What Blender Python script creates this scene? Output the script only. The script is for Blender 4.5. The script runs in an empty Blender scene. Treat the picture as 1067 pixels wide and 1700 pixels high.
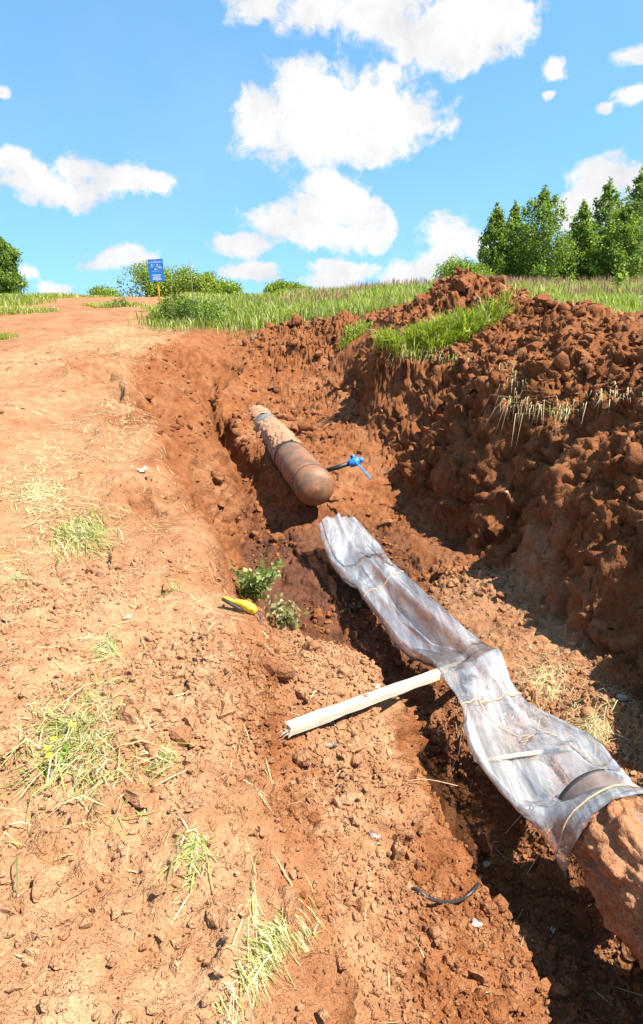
import bpy, bmesh, math, random
import numpy as np
from mathutils import Vector, Matrix, Euler

random.seed(7); RNG = np.random.default_rng(7)
SC = bpy.context.scene
COL = SC.collection
R = math.radians

# ------------------------------------------------------------------ camera
PITCH = 14.0
CAMZ = 1.6
cd = bpy.data.cameras.new('camera'); cam = bpy.data.objects.new('camera', cd); COL.objects.link(cam)
cam.location = (0, 0, CAMZ); cam.rotation_euler = (R(90 - PITCH), 0, 0)
cd.sensor_fit = 'VERTICAL'; cd.sensor_height = 38.25; cd.sensor_width = 24.0; cd.lens = 24.0
cd.shift_y = -50 / 1700; cd.clip_start = 0.05; cd.clip_end = 3000
SC.camera = cam

def ray(u, v):
    a = (u - 533.5) / 1067.0; b = (800 - v) / 1067.0
    c, s = math.cos(R(PITCH)), math.sin(R(PITCH))
    return Vector((a, c + b * s, -s + b * c))
def P(u, v, t): return Vector((0, 0, CAMZ)) + ray(u, v) * t

# ------------------------------------------------------------------ light
SUN_EL = 58.0; SUN_AZ = 118.0          # azimuth clockwise from +Y (view direction)
SKY_STRENGTH = 0.105
sd = Vector((math.sin(R(SUN_AZ)) * math.cos(R(SUN_EL)), math.cos(R(SUN_AZ)) * math.cos(R(SUN_EL)), math.sin(R(SUN_EL))))
sl = bpy.data.lights.new('sun', 'SUN'); sl.energy = 4.2; sl.angle = R(0.53); sl.color = (1.0, 0.95, 0.87)
so = bpy.data.objects.new('sun', sl); COL.objects.link(so)
so.rotation_euler = sd.to_track_quat('Z', 'Y').to_euler(); so.location = sd * 40
SC.view_settings.view_transform = 'Standard'; SC.view_settings.look = 'None'
SC.view_settings.exposure = 1.56; SC.view_settings.gamma = 1.0; SC.view_settings.use_curve_mapping = False

# ------------------------------------------------------------------ sky with cumulus clouds (all in direction space)
W = bpy.data.worlds.new('World'); SC.world = W; W.use_nodes = True
def build_sky():
    nt = W.node_tree; nt.nodes.clear(); N = nt.nodes.new; L = nt.links.new
    out = N('ShaderNodeOutputWorld'); bg = N('ShaderNodeBackground'); bg.inputs[1].default_value = SKY_STRENGTH
    sky = N('ShaderNodeTexSky'); sky.sky_type = 'NISHITA'; sky.sun_disc = False
    sky.sun_elevation = R(SUN_EL); sky.sun_rotation = R(SUN_AZ); sky.air_density = 1.0; sky.dust_density = 0.0; sky.ozone_density = 3.5
    tc = N('ShaderNodeTexCoord')
    # deep clear air: take the colour a little above the sight line so the horizon stays blue
    vm = N('ShaderNodeMapping'); vm.inputs['Scale'].default_value = (1, 1, .72); vm.inputs['Location'].default_value = (0, 0, .24); L(tc.outputs['Generated'], vm.inputs['Vector']); L(vm.outputs[0], sky.inputs['Vector'])
    hs = N('ShaderNodeHueSaturation'); hs.inputs['Saturation'].default_value = 1.1; hs.inputs['Hue'].default_value = .485; L(sky.outputs[0], hs.inputs['Color'])
    def math_(op, a, b=None, c=None):
        n = N('ShaderNodeMath'); n.operation = op
        for i, q in enumerate((a, b, c)):
            if q is None: continue
            if isinstance(q, (int, float)): n.inputs[i].default_value = q
            else: L(q, n.inputs[i])
        return n.outputs[0]
    def noise(scale, detail, rough, vec, off=0.0):
        m = N('ShaderNodeMapping'); m.inputs['Location'].default_value = (off, off * .7, off * 1.3); L(vec, m.inputs['Vector'])
        n = N('ShaderNodeTexNoise'); n.inputs['Scale'].default_value = scale; n.inputs['Detail'].default_value = detail
        n.inputs['Roughness'].default_value = rough; L(m.outputs[0], n.inputs['Vector']); return n
    D = tc.outputs['Generated']
    # billow warp
    w1 = noise(9, 3, .55, D, 3.1)
    ws = N('ShaderNodeVectorMath'); ws.operation = 'SUBTRACT'; L(w1.outputs['Color'], ws.inputs[0]); ws.inputs[1].default_value = (.5, .5, .5)
    wm = N('ShaderNodeVectorMath'); wm.operation = 'SCALE'; L(ws.outputs[0], wm.inputs[0]); wm.inputs['Scale'].default_value = .06
    wa = N('ShaderNodeVectorMath'); wa.operation = 'ADD'; L(D, wa.inputs[0]); L(wm.outputs[0], wa.inputs[1])
    DW = wa.outputs[0]
    # blobs: (u, v, ru, rv) in photograph pixels, turned into directions
    blobs = [
        # top cloud
        (440,0,55,30),(520,15,75,38),(640,20,95,58),(735,60,100,48),(800,40,90,55),(770,95,60,25),(845,35,48,32),
        # big middle cloud
        (430,205,42,42),(500,150,50,45),(560,185,105,62),(640,190,95,52),(690,190,42,25),(540,245,95,38),(500,225,80,45),(630,155,42,30),(600,235,70,36),(645,120,26,18),
        # lower middle
        (555,330,55,38),(590,365,48,42),(530,360,70,40),(465,368,48,22),(580,395,60,24),(520,390,70,22),
        # left
        (30,275,60,25),(125,275,38,30),(100,315,78,26),(200,298,62,22),(255,295,36,22),(60,300,65,26),
        # small ones
        (395,407,42,20),(200,428,55,22),(165,440,40,16),(410,455,48,16),(560,447,52,15),(540,470,40,22),(725,390,45,32),(740,420,38,32),(765,405,26,22),
        (660,460,36,22),(700,450,26,18),(790,412,28,16),(1005,300,62,32),(970,325,38,30),(1055,300,42,30),(990,350,52,28),(932,117,20,16),(1045,160,28,17),(1005,176,14,11),
        (1058,80,28,18),(922,157,12,6),(90,480,36,14),(40,455,20,14),(2,148,10,9),(20,260,30,14),
    ]
    f = None
    for (u, v, ru, rv) in blobs:
        c = ray(u, v); ln = c.length; c.normalize()
        r = Vector((c.y, -c.x, 0)).normalized(); up = r.cross(c).normalized()
        if up.z < 0: up = -up
        rot = Matrix((r, up, r.cross(up))).transposed().to_euler('XYZ')
        m = N('ShaderNodeMapping'); m.vector_type = 'TEXTURE'
        m.inputs['Location'].default_value = c; m.inputs['Rotation'].default_value = rot
        m.inputs['Scale'].default_value = (ru / 1067 / ln, rv / 1067 / ln, .12)
        L(DW, m.inputs['Vector'])
        l = N('ShaderNodeVectorMath'); l.operation = 'LENGTH'; L(m.outputs[0], l.inputs[0])
        s = l.outputs['Value']
        if f is None: f = s
        else:
            n = N('ShaderNodeMath'); n.operation = 'SMOOTH_MIN'; L(f, n.inputs[0]); L(s, n.inputs[1]); n.inputs[2].default_value = .28; f = n.outputs[0]
    inside = math_('SUBTRACT', 1.2, f)
    inside = math_('MAXIMUM', inside, -1.0)
    # the same kind of scattered cumulus all round the rest of the sky
    sep = N('ShaderNodeSeparateXYZ'); L(D, sep.inputs[0])
    g = noise(3.4, 2, .5, DW, 11.0)
    gen = math_('MULTIPLY', math_('SUBTRACT', g.outputs['Fac'], .575), 7.0)
    dt = N('ShaderNodeVectorMath'); dt.operation = 'DOT_PRODUCT'; L(D, dt.inputs[0])
    q = ray(533, 850).normalized(); q = ray(533, 300).normalized(); dt.inputs[1].default_value = q
    outm = N('ShaderNodeMapRange'); L(dt.outputs['Value'], outm.inputs[0]); outm.inputs[1].default_value = .83; outm.inputs[2].default_value = .76; outm.inputs[3].default_value = -2; outm.inputs[4].default_value = 0
    gen = math_('ADD', gen, outm.outputs[0])
    F = math_('MAXIMUM', inside, gen)
    n1 = noise(16, 8, .62, DW, 5.0); n2 = noise(60, 5, .6, DW, 9.0)
    F = math_('ADD', F, math_('MULTIPLY', math_('SUBTRACT', n1.outputs['Fac'], .5), 2.1))
    F = math_('ADD', F, math_('MULTIPLY', math_('SUBTRACT', n2.outputs['Fac'], .5), 1.35))
    al = N('ShaderNodeMapRange'); al.interpolation_type = 'SMOOTHSTEP'; L(F, al.inputs[0]); al.inputs[1].default_value = -.08; al.inputs[2].default_value = .6
    # thin veil of high cloud
    vl = noise(2.2, 4, .6, D, 21.0)
    veil = N('ShaderNodeMapRange'); L(vl.outputs['Fac'], veil.inputs[0]); veil.inputs[1].default_value = .42; veil.inputs[2].default_value = .8; veil.inputs[4].default_value = .16
    alpha = math_('MAXIMUM', al.outputs[0], veil.outputs[0])
    # cloud body colour: thick parts a little greyer
    n3 = noise(11, 6, .6, DW, 31.0)
    gr = N('ShaderNodeMapRange'); L(n3.outputs['Fac'], gr.inputs[0]); gr.inputs[1].default_value = .42; gr.inputs[2].default_value = .66
    mixc = N('ShaderNodeMix'); mixc.data_type = 'RGBA'; L(gr.outputs[0], mixc.inputs['Factor'])
    mixc.inputs['A'].default_value = (3.3, 3.3, 3.32, 1); mixc.inputs['B'].default_value = (2.6, 2.66, 2.76, 1)
    mx = N('ShaderNodeMix'); mx.data_type = 'RGBA'; L(alpha, mx.inputs['Factor']); L(hs.outputs[0], mx.inputs['A']); L(mixc.outputs['Result'], mx.inputs['B'])
    L(mx.outputs['Result'], bg.inputs[0]); L(bg.outputs[0], out.inputs[0])
build_sky()
W.cycles.sampling_method = 'MANUAL'; W.cycles.sample_map_resolution = 512

# ------------------------------------------------------------------ numpy noise
def _h(ix, iy, iz, seed):
    n = (ix.astype(np.int64) * 374761393 + iy.astype(np.int64) * 668265263 + iz.astype(np.int64) * 2147483647 + seed * 1274126177) & 0xffffffff
    n = ((n ^ (n >> 13)) * 1274126177) & 0xffffffff
    n = (n ^ (n >> 16)) & 0xffffff
    return n.astype(np.float32) / np.float32(0xffffff)
def vnoise(x, y, z=None, seed=0):
    if z is None: z = np.zeros_like(x)
    fx, fy, fz = np.floor(x), np.floor(y), np.floor(z)
    ix, iy, iz = fx.astype(np.int64), fy.astype(np.int64), fz.astype(np.int64)
    tx, ty, tz = x - fx, y - fy, z - fz
    tx = tx * tx * (3 - 2 * tx); ty = ty * ty * (3 - 2 * ty); tz = tz * tz * (3 - 2 * tz)
    r = 0
    for dx in (0, 1):
        wx = tx if dx else 1 - tx
        for dy in (0, 1):
            wy = ty if dy else 1 - ty
            for dz in (0, 1):
                wz = tz if dz else 1 - tz
                r = r + wx * wy * wz * _h(ix + dx, iy + dy, iz + dz, seed)
    return r * 2 - 1
def fbm(x, y, z=None, oct=4, seed=0, lac=2.03, gain=.5):
    r = 0; a = 1.0; f = 1.0
    for o in range(oct):
        r = r + a * vnoise(x * f + o * 17.3, y * f + o * 5.1, None if z is None else z * f + o * 3.7, seed + o)
        a *= gain; f *= lac
    return r
def worley(x, y, z, seed=0):
    ix, iy, iz = (np.floor(q).astype(np.int64) for q in (x, y, z))
    best = np.full(x.shape, 9.0, np.float32)
    for dx in (-1, 0, 1):
        for dy in (-1, 0, 1):
            for dz in (-1, 0, 1):
                cx, cy, cz = ix + dx, iy + dy, iz + dz
                px = cx + _h(cx, cy, cz, seed); py = cy + _h(cx, cy, cz, seed + 1); pz = cz + _h(cx, cy, cz, seed + 2)
                best = np.minimum(best, (px - x) ** 2 + (py - y) ** 2 + (pz - z) ** 2)
    return np.sqrt(best)
def facet(x, y, z, seed=0, tilt=1.0):
    """broken-clay relief: every cell is a plane of its own height and tilt"""
    ix, iy, iz = (np.floor(q).astype(np.int64) for q in (x, y, z))
    best = np.full(x.shape, 9.0, np.float32); val = np.zeros(x.shape, np.float32)
    for dx in (-1, 0, 1):
        for dy in (-1, 0, 1):
            for dz in (-1, 0, 1):
                cx, cy, cz = ix + dx, iy + dy, iz + dz
                h1, h2, h3 = _h(cx, cy, cz, seed), _h(cx, cy, cz, seed + 1), _h(cx, cy, cz, seed + 2)
                ax, ay, az = x - cx - h1, y - cy - h2, z - cz - h3
                d = ax * ax + ay * ay + az * az; m = d < best
                v = (h1 * 7.13 % 1 - .5) + tilt * ((h2 * 5.7 % 1 - .5) * ax + (h3 * 9.1 % 1 - .5) * ay + (h1 * 3.3 % 1 - .5) * az)
                val = np.where(m, v, val); best = np.where(m, d, best)
    return val
def sstep(a, b, x):
    t = np.clip((x - a) / (b - a), 0, 1); return t * t * (3 - 2 * t)

# ------------------------------------------------------------------ mesh helpers
def np_mesh(name, V, T, mat, smooth=False, cols=None, parent=None, fl=None, mats=None):
    """V (n,3), T (m,3) triangles -> linked object; cols (n,3) point colours; fl dict of point float attributes"""
    me = bpy.data.meshes.new(name)
    V = np.ascontiguousarray(V, np.float32); T = np.ascontiguousarray(T, np.int32)
    me.vertices.add(len(V)); me.vertices.foreach_set('co', V.ravel())
    k = T.shape[1]
    me.loops.add(T.size); me.loops.foreach_set('vertex_index', T.ravel())
    me.polygons.add(len(T)); me.polygons.foreach_set('loop_start', np.arange(0, T.size, k, dtype=np.int32))
    try: me.polygons.foreach_set('loop_total', np.full(len(T), k, np.int32))
    except Exception: pass
    me.polygons.foreach_set('use_smooth', np.full(len(T), bool(smooth)))
    me.update(calc_edges=True)
    if cols is not None:
        at = me.attributes.new('tint', 'FLOAT_COLOR', 'POINT')
        c = np.ones((len(V), 4), np.float32); c[:, :3] = cols; at.data.foreach_set('color', c.ravel())
    if fl:
        for kname, arr in fl.items():
            at = me.attributes.new(kname, 'FLOAT', 'POINT'); at.data.foreach_set('value', np.ascontiguousarray(arr, np.float32))
    me.materials.append(mat)
    o = bpy.data.objects.new(name, me); COL.objects.link(o)
    if parent: o.parent = parent
    return o
def thing(name, label, cat, loc=(0, 0, 0), group=None, rot=(0, 0, 0)):
    o = bpy.data.objects.new(name, None); COL.objects.link(o); o.location = loc; o.rotation_euler = rot
    o.empty_display_size = .05
    return tag(o, label, cat, group)
def tag(o, label=None, cat=None, group=None, kind=None):
    if label: o['label'] = label
    if cat: o['category'] = cat
    if group: o['group'] = group
    if kind: o['kind'] = kind
    return o
def bm_obj(name, bm, mat, parent=None, smooth=True):
    me = bpy.data.meshes.new(name); bm.normal_update(); bm.to_mesh(me); bm.free()
    if smooth: me.polygons.foreach_set('use_smooth', [True] * len(me.polygons))
    me.materials.append(mat)
    o = bpy.data.objects.new(name, me); COL.objects.link(o)
    if parent: o.parent = parent
    return o
def frame_of(d, up=Vector((0, 0, 1))):
    d = d.normalized(); s = d.cross(up)
    if s.length < 1e-4: s = d.cross(Vector((1, 0, 0)))
    s.normalize(); return s, s.cross(d).normalized()
def tube_bm(bm, pts, rad, n=8, cap=True):
    pts = [Vector(p) for p in pts]
    if not isinstance(rad, (list, tuple)): rad = [rad] * len(pts)
    rings = []; s0 = None
    for i, p in enumerate(pts):
        d = (pts[min(i + 1, len(pts) - 1)] - pts[max(i - 1, 0)])
        s, t = frame_of(d)
        if s0 is not None and s.dot(s0) < 0: s, t = -s, -t
        s0 = s
        rings.append([bm.verts.new(p + (s * math.cos(2 * math.pi * k / n) + t * math.sin(2 * math.pi * k / n)) * rad[i]) for k in range(n)])
    for a, b in zip(rings, rings[1:]):
        for k in range(n): bm.faces.new((a[k], a[(k + 1) % n], b[(k + 1) % n], b[k]))
    if cap:
        bm.faces.new(rings[0][::-1]); bm.faces.new(rings[-1])
    return rings
def tube(name, pts, rad, mat, parent=None, n=8, smooth=True):
    bm = bmesh.new(); tube_bm(bm, pts, rad, n); return bm_obj(name, bm, mat, parent, smooth)
def box_bm(bm, c, size, rot=None, bev=0.0):
    r = bmesh.ops.create_cube(bm, size=1.0)
    M = Matrix.Translation(Vector(c)) @ (rot.to_matrix().to_4x4() if rot else Matrix()) @ Matrix.Diagonal((*size, 1))
    bmesh.ops.transform(bm, matrix=M, verts=r['verts'])
    if bev:
        ed = list({e for v in r['verts'] for e in v.link_edges})
        bmesh.ops.bevel(bm, geom=ed, offset=bev, segments=2, affect='EDGES', profile=.6)

# ------------------------------------------------------------------ materials
def new_mat(name):
    m = bpy.data.materials.new(name); m.use_nodes = True
    nt = m.node_tree; b = nt.nodes['Principled BSDF']; return m, nt, b
def add_noise(nt, vec, scale, detail=4, rough=.55, dist=0.0):
    n = nt.nodes.new('ShaderNodeTexNoise'); n.inputs['Scale'].default_value = scale; n.inputs['Detail'].default_value = detail
    n.inputs['Roughness'].default_value = rough; n.inputs['Distortion'].default_value = dist
    nt.links.new(vec, n.inputs['Vector']); return n.outputs['Fac']
def ramp(nt, fac, stops):
    r = nt.nodes.new('ShaderNodeValToRGB'); e = r.color_ramp.elements
    while len(e) < len(stops): e.new(.5)
    for i, (p, c) in enumerate(stops):
        e[i].position = p; e[i].color = (*c, 1) if len(c) == 3 else c
    nt.links.new(fac, r.inputs[0]); return r.outputs[0]
def mixc(nt, fac, a, b, mode='MIX'):
    m = nt.nodes.new('ShaderNodeMix'); m.data_type = 'RGBA'; m.blend_type = mode
    for key, q in (('Factor', fac), ('A', a), ('B', b)):
        if isinstance(q, (int, float)): m.inputs[key].default_value = q
        elif isinstance(q, tuple): m.inputs[key].default_value = (*q, 1)
        else: nt.links.new(q, m.inputs[key])
    return m.outputs['Result']
def mth(nt, op, a, b=None, clamp=False):
    n = nt.nodes.new('ShaderNodeMath'); n.operation = op; n.use_clamp = clamp
    for i, q in enumerate((a, b)):
        if q is None: continue
        if isinstance(q, (int, float)): n.inputs[i].default_value = q
        else: nt.links.new(q, n.inputs[i])
    return n.outputs[0]
def attr(nt, name):
    a = nt.nodes.new('ShaderNodeAttribute'); a.attribute_name = name; return a
def bump(nt, height, strength, dist, normal=None):
    b = nt.nodes.new('ShaderNodeBump'); b.inputs['Strength'].default_value = strength; b.inputs['Distance'].default_value = dist
    nt.links.new(height, b.inputs['Height'])
    if normal is not None: nt.links.new(normal, b.inputs['Normal'])
    return b.outputs[0]

def soil_material(name, ground=False):
    m, nt, b = new_mat(name)
    pos = nt.nodes.new('ShaderNodeNewGeometry').outputs['Position']
    big = add_noise(nt, pos, 1.1, 3, .6); mid = add_noise(nt, pos, 7, 5, .65); fine = add_noise(nt, pos, 60, 3, .7)
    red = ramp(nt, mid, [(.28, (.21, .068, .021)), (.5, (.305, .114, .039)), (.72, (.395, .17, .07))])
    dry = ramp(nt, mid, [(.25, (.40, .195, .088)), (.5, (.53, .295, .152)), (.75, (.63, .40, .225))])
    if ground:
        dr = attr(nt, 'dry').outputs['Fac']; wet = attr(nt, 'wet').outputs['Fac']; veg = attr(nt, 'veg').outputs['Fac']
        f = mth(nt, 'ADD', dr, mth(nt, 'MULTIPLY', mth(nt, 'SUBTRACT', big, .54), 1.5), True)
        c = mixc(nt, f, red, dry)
        wcol = ramp(nt, mid, [(.3, (.085, .036, .022)), (.7, (.19, .082, .044))])
        wf = mth(nt, 'MULTIPLY', wet, mth(nt, 'MULTIPLY_ADD' if False else 'ADD', big, .45), True)
        c = mixc(nt, wf, c, wcol)
        gcol = ramp(nt, mid, [(.3, (.10, .12, .03)), (.7, (.22, .2, .075))])
        c = mixc(nt, veg, c, gcol)
    else:
        info = nt.nodes.new('ShaderNodeObjectInfo')
        t = attr(nt, 'tint')
        dr = t.outputs['Fac'] if not ground else None
        f = mth(nt, 'ADD', attr(nt, 'dry').outputs['Fac'], mth(nt, 'MULTIPLY', mth(nt, 'SUBTRACT', big, .5), .7), True)
        c = mixc(nt, f, red, dry)
    c = mixc(nt, mth(nt, 'MULTIPLY', mth(nt, 'SUBTRACT', fine, .35), 1.1, True), mixc(nt, .75, c, mixc(nt, 1.0, c, (.62, .55, .5), 'MULTIPLY')), c)
    nt.links.new(c, b.inputs['Base Color'])
    b.inputs['Roughness'].default_value = .92; b.inputs['Specular IOR Level'].default_value = .18
    vo = nt.nodes.new('ShaderNodeTexVoronoi'); vo.distance = 'CHEBYCHEV'; vo.inputs['Scale'].default_value = 42; nt.links.new(pos, vo.inputs['Vector'])
    h = mth(nt, 'ADD', mth(nt, 'MULTIPLY', fine, .8), mth(nt, 'MULTIPLY', vo.outputs['Distance'], -.3))
    h2 = add_noise(nt, pos, 220, 1, .6)
    h18 = add_noise(nt, pos, 17, 4, .68, .4)
    n0 = bump(nt, h18, .5, .05)
    n1 = bump(nt, h, .85, .026, n0); n2 = bump(nt, h2, .45, .006, n1)
    nt.links.new(n2, b.inputs['Normal'])
    return m
M_GROUND = soil_material('soil_ground', True)
M_CLOD = soil_material('soil_clod', False)

def simple(name, col, rough=.6, metal=0.0, var=.0, scale=30, spec=.5, bumpd=0.0):
    m, nt, b = new_mat(name)
    b.inputs['Roughness'].default_value = rough; b.inputs['Metallic'].default_value = metal; b.inputs['Specular IOR Level'].default_value = spec
    tc = nt.nodes.new('ShaderNodeTexCoord').outputs['Object']
    n = add_noise(nt, tc, scale, 5, .6)
    lo = tuple(max(0, c * (1 - var)) for c in col); hi = tuple(min(1, c * (1 + var)) for c in col)
    nt.links.new(ramp(nt, n, [(.3, lo), (.7, hi)]), b.inputs['Base Color'])
    if bumpd: nt.links.new(bump(nt, n, .6, bumpd), b.inputs['Normal'])
    return m
def leaf_material(name, trans=.45, rough=.55):
    m = bpy.data.materials.new(name); m.use_nodes = True; nt = m.node_tree; nt.nodes.clear()
    o = nt.nodes.new('ShaderNodeOutputMaterial'); t = attr(nt, 'tint').outputs['Color']
    p = nt.nodes.new('ShaderNodeBsdfPrincipled'); p.inputs['Roughness'].default_value = rough; p.inputs['Specular IOR Level'].default_value = .3
    tr = nt.nodes.new('ShaderNodeBsdfTranslucent'); mx = nt.nodes.new('ShaderNodeMixShader'); mx.inputs[0].default_value = trans
    nt.links.new(t, p.inputs['Base Color'])
    hs = nt.nodes.new('ShaderNodeHueSaturation'); hs.inputs['Value'].default_value = 1.25; hs.inputs['Saturation'].default_value = 1.1; nt.links.new(t, hs.inputs['Color'])
    nt.links.new(hs.outputs[0], tr.inputs['Color'])
    nt.links.new(p.outputs[0], mx.inputs[1]); nt.links.new(tr.outputs[0], mx.inputs[2]); nt.links.new(mx.outputs[0], o.inputs[0])
    return m
M_LEAF = leaf_material('leaf'); M_GRASS = leaf_material('grass_blade', .4)
M_BARK = simple('bark', (.19, .15, .12), .9, var=.4, scale=12, bumpd=.01)
M_BIRCH = simple('birch_bark', (.5, .48, .44), .85, var=.5, scale=5, bumpd=.01)

# ------------------------------------------------------------------ terrain shape: cross sections of the excavation
# columns: edge, mid, bench, floorL, bermfoot, bermtop, floorR, foot, rmid, rtop, shoulder, peak, back
SECT = {
 -6: [(-.2,0),(.0,-.05),(.3,-.1),(.7,-.15),(.9,-.15),(1.1,-.15),(1.5,-.1),(2.0,0),(2.3,.1),(2.7,.3),(3.2,.5),(3.8,.7),(5.2,.2)],
 -2: [(.0,0),(.2,-.2),(.5,-.5),(.9,-.9),(1.1,-.95),(1.4,-1.0),(1.8,-1.0),(2.3,-.9),(2.5,-.2),(2.8,.4),(3.3,.8),(3.9,1.1),(5.2,.3)],
  0.5:[(.02,0),(.25,-.3),(.55,-.7),(.85,-1.1),(1.1,-1.2),(1.4,-1.2),(1.8,-1.2),(2.15,-1.1),(2.35,-.25),(2.65,.5),(3.2,.85),(3.8,1.2),(5.2,.4)],
  1.3:[(-.1,0),(.15,-.3),(.5,-.7),(.88,-1.12),(1.1,-1.22),(1.35,-1.25),(1.75,-1.2),(2.05,-1.1),(2.25,-.2),(2.6,.55),(3.2,.9),(3.8,1.25),(5.2,.45)],
  2.2:[(-.32,0),(-.02,-.25),(.38,-.55),(.82,-1.08),(1.0,-1.25),(1.3,-1.3),(1.6,-1.2),(1.86,-1.0),(2.1,-.1),(2.5,.6),(3.2,.9),(3.9,1.35),(5.2,.5)],
  2.7:[(-.4,0),(-.1,-.25),(.36,-.5),(.74,-1.0),(.9,-1.2),(1.1,-1.25),(1.45,-1.0),(1.8,-.88),(2.12,-.05),(2.66,.6),(3.25,.92),(3.9,1.4),(5.3,.6)],
  3.3:[(-.52,-.02),(-.25,-.3),(.34,-.48),(.62,-.82),(.75,-1.15),(.9,-1.25),(1.25,-.9),(1.98,-.84),(2.31,0),(2.82,.66),(3.25,.95),(3.85,1.5),(5.4,.65)],
  3.8:[(-.62,-.05),(-.35,-.38),(.22,-.52),(.5,-.8),(.62,-1.15),(.75,-1.25),(1.1,-.92),(2.00,-.84),(2.33,0),(2.86,.68),(3.25,.95),(3.8,1.5),(5.4,.7)],
  4.25:[(-.75,-.08),(-.52,-.46),(.0,-.62),(.22,-.85),(.38,-1.15),(.6,-1.25),(1.05,-.95),(2.04,-.85),(2.37,.02),(2.90,.68),(3.3,1.0),(3.8,1.52),(5.5,.75)],
  4.7:[(-.85,-.05),(-.72,-.55),(-.42,-.92),(-.1,-1.12),(.2,-1.2),(.5,-1.25),(1.05,-1.0),(2.07,-.86),(2.39,.03),(2.90,.68),(3.3,1.05),(3.8,1.55),(5.6,.8)],
  5.6:[(-1.08,.02),(-.95,-.55),(-.78,-1.1),(-.45,-1.2),(0,-1.22),(.4,-1.25),(1.0,-1.0),(2.07,-.86),(2.39,.03),(2.88,.72),(3.25,1.05),(3.9,1.45),(5.8,.85)],
  7.0:[(-1.8,.3),(-1.45,-.05),(-1.12,-.6),(-.9,-1.2),(-.35,-1.12),(.0,-1.05),(.6,-1.1),(1.72,-.95),(2.05,0),(2.55,.78),(3.0,1.28),(4.1,1.42),(6,.95)],
  7.8:[(-2.15,.4),(-1.72,.05),(-1.28,-.5),(-1.04,-1.15),(-.45,-1.0),(-.1,-.85),(.5,-1.0),(1.45,-.98),(1.82,0),(2.15,.85),(2.9,1.28),(4.05,1.45),(6.1,1.05)],
  8.7:[(-2.5,.5),(-1.98,.12),(-1.48,-.38),(-1.22,-1.08),(-.72,-.9),(-.36,-.5),(.25,-.72),(1.05,-.75),(1.55,.05),(1.85,.95),(2.8,1.3),(3.85,1.58),(6,1.15)],
  9.6:[(-2.85,.62),(-2.25,.24),(-1.65,-.2),(-1.38,-1.0),(-1.08,-.9),(-.92,-.5),(0,-.48),(.95,-.4),(1.5,.15),(2.0,.82),(2.7,1.25),(3.7,1.68),(6,1.25)],
 10.3: [(-3.05,.72),(-2.45,.34),(-1.85,-.08),(-1.58,-.95),(-1.32,-.85),(-1.16,-.38),(-.15,-.36),(.9,-.12),(1.3,.35),(1.75,.88),(2.5,1.25),(3.6,1.74),(6,1.3)],
 10.85: [(-3.2,.8),(-2.6,.42),(-2.0,.0),(-1.74,-.92),(-1.48,-.8),(-1.32,-.34),(-.25,-.32),(.82,-.05),(.95,.6),(1.12,1.18),(2.5,1.32),(3.45,1.76),(5.8,1.36)],
  11.5:[(-3.35,.88),(-2.75,.52),(-2.25,.12),(-2.0,-.86),(-1.74,-.72),(-1.58,-.26),(-.45,-.28),(.7,.05),(.9,.7),(1.1,1.24),(2.3,1.4),(3.3,1.9),(5.4,1.42)],
  13: [(-3.55,1.03),(-3.1,.74),(-2.68,.36),(-2.44,-.7),(-2.16,-.55),(-2.0,-.2),(-.75,-.2),(.45,.3),(.75,.85),(1.1,1.3),(2.05,1.75),(3.0,2.4),(5,1.55)],
  14.3:[(-3.6,1.14),(-3.2,.9),(-2.86,.6),(-2.66,-.25),(-2.42,-.05),(-2.25,.28),(-.95,.15),(.25,.5),(.8,1.0),(1.25,1.42),(2.0,2.0),(2.95,2.66),(4.8,1.68)],
  15.6:[(-3.3,1.26),(-3.0,1.0),(-2.7,.8),(-2.2,.72),(-1.9,.78),(-1.55,.82),(-.9,.85),(.0,1.0),(.45,1.35),(1.05,1.6),(1.95,1.9),(2.9,2.4),(4.6,1.82)],
  17.2:[(-3.3,1.4),(-3.0,1.36),(-2.6,1.34),(-2.2,1.34),(-1.9,1.36),(-1.5,1.38),(-.8,1.5),(.0,1.68),(.5,1.75),(1.1,1.78),(2,1.85),(2.9,1.95),(4.6,2.0)],
}
def natural(x, y):
    yy = np.minimum(y, 33 + 0 * x)
    s = .080 + .013 * sstep(-4, 9, x)
    z = yy * s
    z = np.where(y > 0, z, y * .02)
    over = np.clip(y - 33, 0, None)
    z = z + .055 * np.minimum(over, 6) - .0011 * np.clip(over - 4, 0, 60) ** 2 * .6 - .0 * over
    z = np.where(over > 64, z - .02 * (over - 64), z)
    return z
BX = np.arange(-8, 10.001, .04); BY = np.arange(-8, 22.001, .04)
def build_base():
    ys = sorted(SECT); K = 13
    XS = np.array([[p[0] for p in SECT[y]] for y in ys]); ZS = np.array([[p[1] for p in SECT[y]] for y in ys])
    Z = np.zeros((len(BY), len(BX)), np.float32)
    for j, y in enumerate(BY):
        yc = min(max(y, ys[0]), ys[-1])
        xs = [np.interp(yc, ys, XS[:, k]) for k in range(K)]; zs = [np.interp(yc, ys, ZS[:, k]) for k in range(K)]
        xl = np.array([-3.9, -9]) ; xr = np.array([max(xs[-1] + 2.5, 8), 20])
        zn = natural(np.array([-9., -3.9, xr[0], 20.]), np.full(4, y))
        X = np.array([-9, -3.9 if xs[0] > -3.85 else xs[0] - .05] + xs + list(xr)); 
        Q = np.array([zn[0], min(zn[1], 9)] + zs + [zn[2], zn[3]])
        z = np.interp(BX, X, Q)
        w = sstep(16.2, 19.5, y) if y > 10 else 1 - sstep(-7.5, -4.5, y)
        z = z * (1 - w) + natural(BX, np.full_like(BX, y)) * w
        Z[j] = z
    # light smoothing
    for _ in range(2):
        Z[:, 1:-1] = (Z[:, :-2] + 2 * Z[:, 1:-1] + Z[:, 2:]) / 4
        Z[1:-1] = (Z[:-2] + 2 * Z[1:-1] + Z[2:]) / 4
    return Z
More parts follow.
